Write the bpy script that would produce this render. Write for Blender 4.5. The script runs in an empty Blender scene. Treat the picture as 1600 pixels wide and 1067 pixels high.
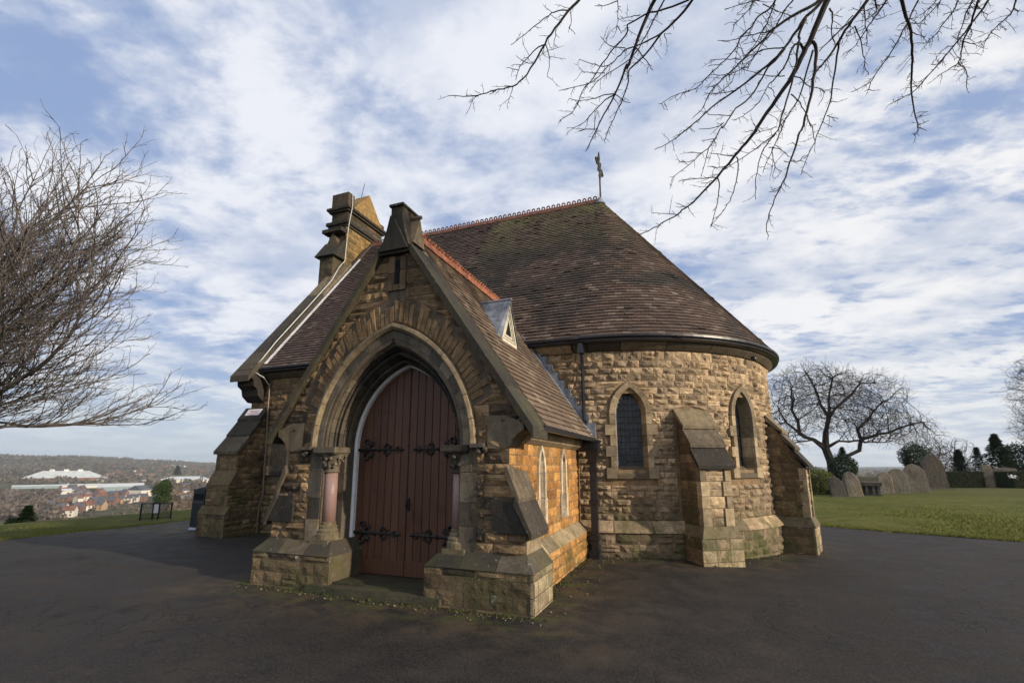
import bpy, math, random
import numpy as np
from math import sin, cos, pi, radians, sqrt, atan, atan2, acos, hypot
from mathutils import Vector, Matrix, noise
R = random.Random(7)
NR = np.random.RandomState(11)
S = bpy.context.scene
COL = S.collection

# ------------------------------------------------------------------ camera
F_PX, PPX, PPY, EYE = 743.0, 795.0, 580.0, 1.6
PITCH = atan((727 - PPY) / F_PX)
YAW = atan((1091 - PPX) / hypot(F_PX, 727 - PPY))
cd = bpy.data.cameras.new('camera'); cam = bpy.data.objects.new('camera', cd); COL.objects.link(cam)
cam.location = (0, 0, EYE); cam.rotation_euler = (pi / 2 + PITCH, 0, YAW)
cd.sensor_width = 36; cd.lens = 36 * F_PX / 1600
cd.shift_x = (800 - PPX) / 1600; cd.shift_y = (PPY - 533.5) / 1600
cd.clip_start = 0.05; cd.clip_end = 30000
S.camera = cam
CF = Vector((-sin(YAW) * cos(PITCH), cos(YAW) * cos(PITCH), sin(PITCH)))
CU = Vector((sin(YAW) * sin(PITCH), -cos(YAW) * sin(PITCH), cos(PITCH)))
CR = Vector((cos(YAW), sin(YAW), 0)); CC = Vector((0, 0, EYE))
def ray(x, y): return CF + CR * ((x - PPX) / F_PX) - CU * ((y - PPY) / F_PX)
def at_depth(x, y, d): return CC + ray(x, y) * d
def at_plane(x, y, ax, v):
    d = ray(x, y); return CC + d * ((v - CC[ax]) / d[ax])
def px_of(p):
    d = Vector(p) - CC; z = d.dot(CF)
    return (PPX + F_PX * d.dot(CR) / z, PPY - F_PX * d.dot(CU) / z, z)

# ------------------------------------------------------------------ light
SUN_AZ, SUN_EL = radians(-9), radians(19)        # azimuth from +X
sdir = Vector((cos(SUN_AZ) * cos(SUN_EL), sin(SUN_AZ) * cos(SUN_EL), sin(SUN_EL)))
sd = bpy.data.lights.new('sun', 'SUN'); sun = bpy.data.objects.new('sun', sd); COL.objects.link(sun)
sd.energy = 4.7; sd.angle = radians(1.2); sd.color = (1.0, 0.85, 0.67)
sun.rotation_euler = (-sdir).to_track_quat('-Z', 'Y').to_euler()
S.view_settings.view_transform = 'Standard'; S.view_settings.look = 'None'
S.view_settings.exposure = 0.0; S.view_settings.gamma = 1.0
try: S.view_settings.use_curve_mapping = False
except Exception: pass

# ------------------------------------------------------------------ node helpers
class NT:
    def __init__(s, tree): s.t = tree; s.n = tree.nodes; s.l = tree.links
    def new(s, typ, **kw):
        n = s.n.new(typ)
        for k, v in kw.items(): setattr(n, k, v)
        return n
    def put(s, inp, v):
        if v is None: return
        if hasattr(v, 'is_output') or isinstance(v, bpy.types.NodeSocket): s.l.new(v, inp)
        else:
            if isinstance(v, (tuple, list)) and len(v) == 3 and inp.type == 'RGBA': v = tuple(v) + (1,)
            inp.default_value = v
    def math(s, op, a, b=None, c=None, clamp=False):
        n = s.new('ShaderNodeMath', operation=op, use_clamp=clamp)
        s.put(n.inputs[0], a); s.put(n.inputs[1], b); s.put(n.inputs[2], c); return n.outputs[0]
    def vmath(s, op, a, b=None):
        n = s.new('ShaderNodeVectorMath', operation=op); s.put(n.inputs[0], a); s.put(n.inputs[1], b); return n.outputs[0]
    def mix(s, f, a, b, bt='MIX'):
        n = s.new('ShaderNodeMix', data_type='RGBA', blend_type=bt)
        s.put(n.inputs[0], f); s.put(n.inputs[6], a); s.put(n.inputs[7], b); return n.outputs[2]
    def noise(s, vec, scale, detail=4, rough=.55, dist=0):
        n = s.new('ShaderNodeTexNoise'); s.put(n.inputs['Vector'], vec)
        n.inputs['Scale'].default_value = scale; n.inputs['Detail'].default_value = detail
        n.inputs['Roughness'].default_value = rough; n.inputs['Distortion'].default_value = dist
        return n.outputs[0]
    def voro(s, vec, scale, feature='F1', out=0):
        n = s.new('ShaderNodeTexVoronoi', feature=feature); s.put(n.inputs['Vector'], vec); n.inputs['Scale'].default_value = scale
        return n.outputs[out]
    def ramp(s, f, lo, hi, a=0., b=1.):
        n = s.new('ShaderNodeMapRange', interpolation_type='SMOOTHSTEP')
        s.put(n.inputs[0], f); n.inputs[1].default_value = lo; n.inputs[2].default_value = hi
        n.inputs[3].default_value = a; n.inputs[4].default_value = b; return n.outputs[0]
    def scale(s, vec, v):
        n = s.new('ShaderNodeMapping'); s.put(n.inputs['Vector'], vec); n.inputs['Scale'].default_value = v; return n.outputs[0]
    def sep(s, vec):
        n = s.new('ShaderNodeSeparateXYZ'); s.put(n.inputs[0], vec); return n.outputs
def newmat(name):
    m = bpy.data.materials.new(name); m.use_nodes = True
    t = NT(m.node_tree); b = m.node_tree.nodes['Principled BSDF']; b.inputs['Specular IOR Level'].default_value = .3
    return m, t, b
def pos(t): return t.new('ShaderNodeNewGeometry').outputs['Position']
def bump(t, b, h, strength=.5, dist=.01):
    n = t.new('ShaderNodeBump'); n.inputs['Strength'].default_value = strength; n.inputs['Distance'].default_value = dist
    t.put(n.inputs['Height'], h); t.l.new(n.outputs[0], b.inputs['Normal'])

# ------------------------------------------------------------------ world
W = bpy.data.worlds.new('World'); S.world = W; W.use_nodes = True
t = NT(W.node_tree); bg = W.node_tree.nodes['Background']
sky = t.new('ShaderNodeTexSky', sky_type='NISHITA'); sky.sun_disc = False
sky.sun_elevation = SUN_EL; sky.sun_rotation = pi / 2 - SUN_AZ; sky.air_density = 1.0; sky.dust_density = .6; sky.ozone_density = 1.6
tc = t.new('ShaderNodeTexCoord').outputs['Generated']
sx, sy, sz = t.sep(tc)
zz = t.math('ADD', t.math('MAXIMUM', sz, 0.0), 0.16)
cmb = t.new('ShaderNodeCombineXYZ'); t.put(cmb.inputs[0], t.math('DIVIDE', sx, zz)); t.put(cmb.inputs[1], t.math('DIVIDE', sy, zz))
pv = cmb.outputs[0]
rot = t.new('ShaderNodeMapping'); t.put(rot.inputs['Vector'], pv); rot.inputs['Rotation'].default_value = (0, 0, radians(-24)); rot.inputs['Scale'].default_value = (1.05, 1.2, 1); rot.inputs['Location'].default_value = (2.3, 1.1, 0)
pr = rot.outputs[0]
big = t.noise(pr, .8, 2, .5, .15)
mid = t.noise(pr, 3.1, 7, .60, .15)
puff = t.noise(t.scale(pr, (1.0, 1.7, 1)), 9, 5, .58, .25)
right = t.ramp(t.math('ADD', t.math('MULTIPLY', sx, .95), t.math('MULTIPLY', sy, .3)), -.15, .75)
den = t.math('ADD', t.math('ADD', t.math('MULTIPLY', big, .50), t.math('MULTIPLY', mid, .60)), t.math('MULTIPLY', puff, t.math('ADD', .20, t.math('MULTIPLY', right, .28))))
den = t.math('SUBTRACT', den, t.math('MULTIPLY', right, .115))
cover = t.ramp(den, .50, .69)
low = t.ramp(sz, .01, .26, 1., 0.)
cover = t.math('MAXIMUM', cover, t.math('MULTIPLY', t.ramp(sz, .02, .22, 1., 0.), .93))
cover = t.math('ADD', t.math('MULTIPLY', cover, .72), .24)
shade = t.ramp(t.math('ADD', t.math('MULTIPLY', t.noise(pr, 1.9, 5, .55, .1), .55), t.math('MULTIPLY', mid, .55)), .44, .64)
ccol = t.mix(shade, (5.4, 6.1, 7.7), (8.8, 9.0, 9.6))
ccol = t.mix(t.math('MULTIPLY', right, .6), ccol, t.mix(shade, (6.6, 7.0, 7.8), (10.2, 9.9, 9.5)))
ccol = t.mix(t.math('MULTIPLY', low, t.math('SUBTRACT', .80, t.math('MULTIPLY', right, .45))), ccol, (6.3, 7.15, 7.75))
skyc = t.mix(.8, sky.outputs[0], (2.3, 3.6, 6.7))
t.put(bg.inputs[0], t.mix(cover, skyc, ccol)); bg.inputs[1].default_value = .10

# ------------------------------------------------------------------ materials
def stone_mat(name, A, B, C3, moss=1., mossz=(.2, 1.3), rough=.92, soot=.35, lich=.3, bscale=45, bst=.95, val=1., lsc=14, streak=.45):
    m, t, b = newmat(name); p = pos(t)
    a = t.new('ShaderNodeAttribute', attribute_name='tone'); r, g, bl = t.sep(a.outputs['Color'])
    n1 = t.noise(p, 1.1, 4, .6); n2 = t.noise(p, 9, 5, .65); n3 = t.noise(p, bscale, 5, .7); n4 = t.noise(p, 150, 3, .6)
    c = t.mix(r, A, B)
    c = t.mix(t.ramp(n1, .38, .66), c, C3)
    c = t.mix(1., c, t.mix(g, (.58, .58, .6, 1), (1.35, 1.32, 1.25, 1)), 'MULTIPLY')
    c = t.mix(t.ramp(n2, .35, .7), t.mix(1., c, (.62, .60, .58, 1), 'MULTIPLY'), c)
    c = t.mix(t.ramp(n3, .3, .72), t.mix(1., c, (.66, .64, .62, 1), 'MULTIPLY'), t.mix(1., c, (1.18, 1.16, 1.12, 1), 'MULTIPLY'))
    st = t.ramp(t.math('ADD', t.noise(t.scale(p, (1.4, 1.4, .55)), 1.5, 5, .65), t.math('MULTIPLY', n2, .25)), .62, .84)
    c = t.mix(t.math('MULTIPLY', st, soot), c, (.028, .025, .022))
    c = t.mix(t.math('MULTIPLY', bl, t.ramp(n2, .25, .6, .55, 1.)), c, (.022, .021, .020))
    c = t.mix(t.math('MULTIPLY', t.ramp(t.noise(t.scale(p, (7, 7, 1.1)), 1, 5, .7), .50, .68), streak), c, t.mix(1., c, (.38, .36, .34, 1), 'MULTIPLY'))
    lm = t.ramp(t.noise(p, lsc, 5, .72), .62, .70)
    c = t.mix(t.math('MULTIPLY', lm, lich), c, (.42, .42, .36))
    z = t.sep(p)[2]
    mz = t.ramp(z, mossz[0], mossz[1], 1., 0.)
    mm = t.math('MULTIPLY', mz, t.ramp(t.noise(p, 2.6, 5, .65), .40, .66))
    c = t.mix(t.math('MULTIPLY', mm, moss * .8), c, (.080, .088, .028))
    if val != 1: c = t.mix(1., c, (val, val, val, 1), 'MULTIPLY')
    t.put(b.inputs['Base Color'], c); b.inputs['Roughness'].default_value = rough
    h = t.math('ADD', t.math('MULTIPLY', n3, .8), t.math('ADD', t.math('MULTIPLY', n4, .25), t.math('MULTIPLY', n2, .9)))
    bump(t, b, h, bst, .02)
    return m
M = {}
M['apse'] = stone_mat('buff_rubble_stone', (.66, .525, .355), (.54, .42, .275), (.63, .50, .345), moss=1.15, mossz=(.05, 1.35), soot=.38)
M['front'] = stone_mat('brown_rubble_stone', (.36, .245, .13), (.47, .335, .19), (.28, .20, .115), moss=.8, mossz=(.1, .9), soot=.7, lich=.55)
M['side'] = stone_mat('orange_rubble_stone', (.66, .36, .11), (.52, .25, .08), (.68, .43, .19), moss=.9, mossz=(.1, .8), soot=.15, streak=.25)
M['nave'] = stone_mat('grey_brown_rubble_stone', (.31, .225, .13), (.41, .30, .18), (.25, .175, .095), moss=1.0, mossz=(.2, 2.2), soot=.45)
M['plinth'] = stone_mat('mossy_plinth_stone', (.24, .175, .10), (.34, .255, .155), (.19, .15, .08), moss=.7, mossz=(.0, .6), soot=.8, lich=.9, lsc=6)
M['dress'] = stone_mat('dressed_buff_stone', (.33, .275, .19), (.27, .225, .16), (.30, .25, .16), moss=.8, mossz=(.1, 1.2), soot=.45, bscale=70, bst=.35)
M['dresslit'] = stone_mat('sunlit_tone_dressed_stone', (.46, .38, .26), (.40, .33, .22), (.42, .36, .25), moss=.8, mossz=(.1, 1.0), soot=.15, bscale=70, bst=.3)  # brighter copy of the dressed stone for sunward parts; sunlight put into the colour
M['cream'] = stone_mat('cream_dressed_stone', (.80, .70, .54), (.74, .64, .48), (.78, .68, .52), moss=.5, mossz=(.1, .8), soot=.08, bscale=70, bst=.3)
M['arch'] = stone_mat('weathered_arch_stone', (.27, .245, .20), (.21, .19, .155), (.32, .265, .18), moss=.4, mossz=(.1, 1.0), soot=.95, bscale=60, bst=.4)
M['slab'] = stone_mat('dark_weathering_slab', (.085, .080, .072), (.16, .135, .10), (.115, .10, .078), moss=.45, mossz=(.2, 1.2), soot=.5, lich=.6, bscale=60, bst=.35)
M['coping'] = stone_mat('dark_coping_stone', (.06, .056, .048), (.09, .082, .062), (.115, .10, .066), moss=.45, mossz=(1.0, 6.0), soot=.5, lich=.5, bscale=60, bst=.35)
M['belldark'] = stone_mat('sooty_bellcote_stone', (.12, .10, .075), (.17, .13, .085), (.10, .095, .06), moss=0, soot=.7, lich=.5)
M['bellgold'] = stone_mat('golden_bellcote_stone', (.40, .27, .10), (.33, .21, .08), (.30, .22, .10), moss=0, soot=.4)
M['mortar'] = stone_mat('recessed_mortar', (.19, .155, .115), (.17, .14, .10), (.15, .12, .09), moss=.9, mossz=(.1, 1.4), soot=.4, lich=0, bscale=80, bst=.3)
M['mortarlit'] = stone_mat('sunlit_tone_mortar', (.38, .27, .16), (.33, .24, .14), (.32, .24, .15), moss=.9, mossz=(.1, 1.2), soot=.2, lich=0, bscale=80, bst=.3)  # warmer, brighter mortar copy behind sunward walls, with the sunlight coloured in
M['step'] = stone_mat('worn_step_stone', (.10, .085, .065), (.13, .115, .085), (.075, .085, .045), moss=.6, mossz=(0, .3), soot=.5, lich=.4, rough=.6)

def tile_mat(name, cols, moss, dark):
    m, t, b = newmat(name); p = pos(t)
    a = t.new('ShaderNodeAttribute', attribute_name='tone'); r, g, bl = t.sep(a.outputs['Color'])
    n2 = t.noise(p, 7, 5, .65); n3 = t.noise(p, 60, 4, .7); nb = t.noise(p, .75, 4, .6, .6)
    c = t.mix(r, cols[0], cols[1]); c = t.mix(t.ramp(g, .82, .9), c, cols[2])
    c = t.mix(1., c, t.mix(g, (.82, .82, .83, 1), (1.14, 1.13, 1.12, 1)), 'MULTIPLY')
    c = t.mix(t.math('MULTIPLY', t.ramp(nb, .42, .62), dark), c, (.038, .034, .030))
    z = t.sep(p)[2]
    mm = t.math('MULTIPLY', t.ramp(z, 6.6, 8.9), t.ramp(t.math('ADD', t.math('MULTIPLY', nb, .6), t.math('MULTIPLY', n2, .5)), .46, .66))
    c = t.mix(t.math('MULTIPLY', mm, moss), c, (.20, .175, .085))
    lm = t.ramp(t.noise(p, 16, 4, .7), .66, .73)
    c = t.mix(t.math('MULTIPLY', lm, .35), c, (.27, .25, .20))
    t.put(b.inputs['Base Color'], c); b.inputs['Roughness'].default_value = .78
    bump(t, b, t.math('ADD', n3, t.math('MULTIPLY', n2, .6)), .35, .01)
    return m
M['tile'] = tile_mat('old_clay_roof_tile', ((.082, .058, .045), (.112, .076, .058), (.14, .108, .086)), .8, .9)
M['tileporch'] = tile_mat('porch_roof_tile', ((.155, .115, .082), (.195, .14, .10), (.25, .20, .145)), 0, .4)
M['tileleft'] = tile_mat('west_roof_tile', ((.075, .052, .044), (.10, .066, .053), (.13, .095, .075)), 0, .5)

def simple(name, col, rough=.6, metal=0, var=.25, nsc=12, bst=.15, spec=.3, bsc=60):
    m, t, b = newmat(name); p = pos(t); n = t.noise(p, nsc, 5, .6)
    lo = tuple(x * (1 - var) for x in col) + (1,); hi = tuple(min(1, x * (1 + var)) for x in col) + (1,)
    t.put(b.inputs['Base Color'], t.mix(t.ramp(n, .3, .7), lo, hi)); b.inputs['Roughness'].default_value = rough
    b.inputs['Metallic'].default_value = metal; b.inputs['Specular IOR Level'].default_value = spec
    bump(t, b, t.noise(p, bsc, 4, .6), bst, .01); return m
M['ridge'] = simple('terracotta_ridge', (.17, .075, .05), .8, var=.45, nsc=9)
M['ridgeorange'] = simple('bright_terracotta_crest', (.25, .095, .052), .88, var=.55, nsc=14)
M['lead'] = simple('grey_lead', (.22, .235, .265), .5, .25, var=.4, nsc=6, bst=.3, bsc=14)
M['gutter'] = simple('black_gutter_paint', (.016, .017, .022), .35, var=.3, spec=.5)
M['iron'] = simple('black_iron', (.012, .012, .013), .45, .3, spec=.5)
M['ironrust'] = simple('grey_wrought_iron', (.07, .065, .06), .6, .4)
M['whitepaint'] = simple('white_frame_paint', (.72, .72, .72), .5, var=.06)
M['signwhite'] = simple('white_sign_plate', (.75, .74, .76), .45, var=.04, bst=.02)
M['flash'] = simple('weathered_pale_lead', (.52, .52, .53), .5, var=.2)
M['signink'] = simple('sign_print', (.45, .12, .16), .5, var=.05, bst=0)
M['granite'] = None
M['cable'] = simple('pale_conductor_cable', (.55, .55, .50), .5, var=.1)
M['lightcable'] = simple('brown_conductor_cable', (.22, .17, .13), .6, var=.1)
M['creamwood'] = simple('cream_painted_timber', (.60, .55, .42), .6, var=.12)
M['darkvoid'] = simple('dark_interior', (.006, .006, .007), .9)
M['greenbin'] = simple('dark_blue_green_bin', (.006, .012, .018), .4, spec=.4)
M['bingrey'] = simple('pale_blue_plastic', (.30, .36, .46), .4)
M['gold'] = simple('bin_trim', (.12, .12, .06), .5)
M['bark'] = simple('dark_twig_bark', (.040, .032, .028), .85, var=.35, nsc=20, bst=.5)
M['barkfar'] = simple('brown_bark', (.10, .086, .077), .9, var=.35, nsc=3, bst=.5, bsc=12)
M['barkdark'] = simple('dark_oak_bark', (.038, .031, .027), .9, var=.35, nsc=3, bst=.5, bsc=12)
M['barkmoss'] = simple('mossy_brown_bark', (.082, .064, .050), .9, var=.4, nsc=2, bst=.5, bsc=12)
M['gravestone'] = stone_mat('lichened_gravestone', (.27, .26, .235), (.21, .20, .18), (.28, .24, .18), moss=.4, mossz=(0, .6), soot=.6, lich=.5, bscale=30)
M['graveflower'] = simple('white_flower', (.8, .78, .8), .6)
# pink granite
m, t, b = newmat('pink_granite'); p = pos(t)
c = t.mix(t.ramp(t.noise(p, 130, 3, .8), .4, .6), (.21, .125, .105), (.34, .25, .225)); c = t.mix(t.ramp(t.voro(p, 190), .25, .1), c, (.10, .08, .08))
c = t.mix(t.ramp(t.noise(p, 5, 3, .6), .5, .75), c, (.30, .17, .14))
t.put(b.inputs['Base Color'], c); b.inputs['Roughness'].default_value = .42; M['granite'] = m
# door
m, t, b = newmat('red_brown_door_paint'); p = pos(t)
a = t.new('ShaderNodeAttribute', attribute_name='tone'); r, g, bl = t.sep(a.outputs['Color'])
n = t.noise(t.scale(p, (60, 60, 1.6)), 1, 5, .6); n2 = t.noise(p, 3, 4, .6)
c = t.mix(t.ramp(n, .3, .7), (.080, .038, .023), (.108, .052, .031)); c = t.mix(1., c, t.mix(r, (.85, .85, .85, 1), (1.15, 1.12, 1.1, 1)), 'MULTIPLY')
c = t.mix(t.ramp(n2, .5, .8), c, (.055, .020, .012)); t.put(b.inputs['Base Color'], c); b.inputs['Roughness'].default_value = .42
bump(t, b, n, .15, .004); M['door'] = m
# leaded glass
m, t, b = newmat('dark_leaded_glass'); p = pos(t)
c = t.mix(t.ramp(t.noise(p, 6, 3, .5), .3, .7), (.010, .012, .017), (.035, .04, .055)); t.put(b.inputs['Base Color'], c)
b.inputs['Roughness'].default_value = .22; b.inputs['Specular IOR Level'].default_value = .5
bump(t, b, t.noise(p, 9, 2, .5), .25, .02); M['glass'] = m
m, t, b = newmat('obscured_grey_glass'); p = pos(t)
c = t.mix(t.ramp(t.noise(p, 8, 3, .5), .3, .7), (.13, .11, .10), (.24, .20, .17)); t.put(b.inputs['Base Color'], c); b.inputs['Roughness'].default_value = .4; M['glassgrey'] = m
# asphalt
m, t, b = newmat('worn_asphalt'); p = pos(t)
n1 = t.noise(p, .35, 5, .6, .4); n2 = t.noise(p, 2.2, 6, .65); n3 = t.noise(p, 45, 4, .75); n4 = t.noise(p, 190, 3, .7)
c = t.mix(t.ramp(n1, .35, .65), (.0145, .0130, .0120), (.025, .0215, .019))
c = t.mix(t.ramp(n2, .35, .7), t.mix(1., c, (.55, .55, .56, 1), 'MULTIPLY'), t.mix(1., c, (1.5, 1.42, 1.32, 1), 'MULTIPLY'))
n5 = t.noise(p, .9, 4, .55, 1.2); c = t.mix(t.ramp(n5, .58, .66), c, t.mix(1., c, (1.45, 1.4, 1.35, 1), 'MULTIPLY')); n6 = t.noise(p, 8, 5, .7); c = t.mix(t.ramp(n6, .66, .74), c, (.075, .066, .055))
c = t.mix(t.ramp(n3, .42, .75), c, (.058, .051, .044)); c = t.mix(t.ramp(n4, .60, .72), c, (.12, .108, .095))
wob = t.vmath('ADD', p, t.vmath('MULTIPLY', t.new('ShaderNodeTexNoise').outputs[1], (.9, .9, .9)))
tn = t.n[-1] if False else None
vn = t.new('ShaderNodeTexNoise'); t.put(vn.inputs['Vector'], p); vn.inputs['Scale'].default_value = 1.6; vn.inputs['Detail'].default_value = 4
wp = t.vmath('ADD', p, t.vmath('MULTIPLY', vn.outputs[1], (1.2, 1.2, 0)))
cr = t.voro(wp, .55, 'DISTANCE_TO_EDGE'); crk = t.math('MULTIPLY', t.ramp(cr, .002, .009, 1., 0.), t.ramp(t.noise(p, .8, 3, .5), .50, .72))
cr2 = t.voro(wp, 2.6, 'DISTANCE_TO_EDGE'); crk2 = t.math('MULTIPLY', t.ramp(cr2, .008, .03, 1., 0.), t.ramp(t.noise(p, .45, 3, .5), .48, .60))
crk = t.math('MAXIMUM', crk, t.math('MULTIPLY', crk2, .8))
c = t.mix(t.math('MULTIPLY', crk, .8), c, (.010, .009, .009))
# moss and silt stains close to the walls (distance to apse circle / porch)
px_, py_, pz_ = t.sep(p)
da = t.math('SUBTRACT', t.math('SQRT', t.math('ADD', t.math('POWER', t.math('ADD', px_, 2.15), 2.), t.math('POWER', t.math('SUBTRACT', py_, 12.88), 2.))), 3.95)
dn = t.math('SUBTRACT', 9.0, py_)
dw = t.math('MINIMUM', t.math('MAXIMUM', dn, -.1), t.math('MAXIMUM', da, -.1))
dp = t.math('MAXIMUM', t.math('SUBTRACT', t.math('ABSOLUTE', t.math('ADD', px_, 3.82)), 2.0), t.math('SUBTRACT', 5.15, py_))
dmin = t.math('MINIMUM', da, t.math('MINIMUM', t.math('MAXIMUM', dn, t.math('ADD', px_, 2.0)), dp))
sm = t.math('MULTIPLY', t.ramp(dmin, .05, 1.5, 1., 0.), t.ramp(t.noise(p, 1.8, 5, .7, .4), .42, .62))
c = t.mix(t.math('MULTIPLY', sm, .55), c, (.105, .072, .040))
mo = t.math('MULTIPLY', t.ramp(dmin, .0, .7, 1., 0.), t.ramp(t.noise(p, 3.3, 5, .7), .46, .60))
c = t.mix(t.math('MULTIPLY', mo, .7), c, (.065, .075, .018))
t.put(b.inputs['Base Color'], c)
t.put(b.inputs['Roughness'], t.ramp(n2, .3, .7, .66, .92)); b.inputs['Specular IOR Level'].default_value = .25
hh = t.math('SUBTRACT', t.math('ADD', t.math('MULTIPLY', n3, .5), t.math('ADD', t.math('MULTIPLY', n4, .3), t.math('MULTIPLY', n2, 1.2))), t.math('MULTIPLY', crk, .8))
bump(t, b, hh, .6, .018); M['asphalt'] = m
# terrain
m, t, b = newmat('grass_and_fields'); p = pos(t)
n1 = t.noise(p, .25, 5, .6); n2 = t.noise(p, 2.5, 6, .7); n3 = t.noise(p, 26, 4, .7)
g = t.mix(t.ramp(n1, .3, .7), (.10, .115, .026), (.17, .165, .042)); g = t.mix(t.ramp(n2, .4, .75), g, (.060, .075, .018)); g = t.mix(t.ramp(n3, .35, .75), t.mix(1., g, (.6, .6, .6, 1), 'MULTIPLY'), t.mix(1., g, (1.3, 1.3, 1.2, 1), 'MULTIPLY'))
px_, py_, pz_ = t.sep(p)
d = t.math('SQRT', t.math('ADD', t.math('POWER', px_, 2.), t.math('POWER', py_, 2.)))
scrub = t.mix(t.ramp(t.noise(p, .05, 5, .7), .4, .6), (.085, .065, .042), (.10, .10, .04))
g = t.mix(t.ramp(d, 27., 60.), g, scrub)
far = t.mix(t.ramp(t.noise(p, .006, 6, .6), .42, .56), (.060, .052, .040), (.095, .10, .045)); far = t.mix(t.ramp(t.noise(p, .03, 5, .7), .45, .6), far, (.052, .045, .036))
g = t.mix(t.ramp(d, 250., 700.), g, far)
t.put(b.inputs['Base Color'], g); b.inputs['Roughness'].default_value = .95; b.inputs['Specular IOR Level'].default_value = .1
bump(t, b, t.math('ADD', n3, n2), .8, .05); M['terrain'] = m
def leafmat(name, c1, c2):
    m, t, b = newmat(name); p = pos(t)
    a = t.new('ShaderNodeAttribute', attribute_name='tone'); r, g, bl = t.sep(a.outputs['Color'])
    t.put(b.inputs['Base Color'], t.mix(r, c1, c2)); b.inputs['Roughness'].default_value = .7; b.inputs['Specular IOR Level'].default_value = .15
    return m
M['grass'] = leafmat('grass_blades', (.10, .125, .022), (.24, .235, .06))
M['mosst'] = leafmat('dark_moss_tufts', (.035, .045, .012), (.07, .075, .02))
M['conifer'] = leafmat('dark_conifer_foliage', (.010, .022, .012), (.030, .050, .018))
M['shrub'] = leafmat('olive_green_foliage', (.035, .05, .012), (.11, .115, .025))
M['hedge'] = leafmat('dark_hedge_foliage', (.010, .016, .008), (.026, .036, .014))
M['evergreen'] = leafmat('green_evergreen_foliage', (.015, .035, .010), (.05, .075, .015))
M['scrub'] = leafmat('brown_winter_scrub', (.085, .062, .042), (.16, .12, .08))
M['wood'] = leafmat('brown_winter_woodland', (.095, .085, .068), (.17, .148, .112))
M['purplewood'] = leafmat('purple_brown_twigs', (.098, .082, .070), (.16, .135, .112))
M['brick'] = simple('red_brick', (.21, .115, .08), .9, var=.3, nsc=.5)
M['brickpale'] = simple('pale_brick', (.40, .27, .17), .9, var=.2, nsc=.5)
M['render'] = simple('cream_render', (.62, .58, .50), .9, var=.1)
M['slate'] = simple('slate_roof', (.085, .09, .105), .7, var=.25, nsc=.4)
M['redroof'] = simple('red_tile_roof', (.17, .085, .06), .8, var=.3, nsc=.4)
M['whiteroof'] = simple('pale_metal_roof', (.52, .54, .52), .6, var=.12, nsc=.1)
M['blueshed'] = simple('teal_cladding', (.22, .29, .30), .6, var=.2)
M['win'] = simple('window_pane_dark', (.03, .035, .045), .3, var=.2, bst=0)

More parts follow.
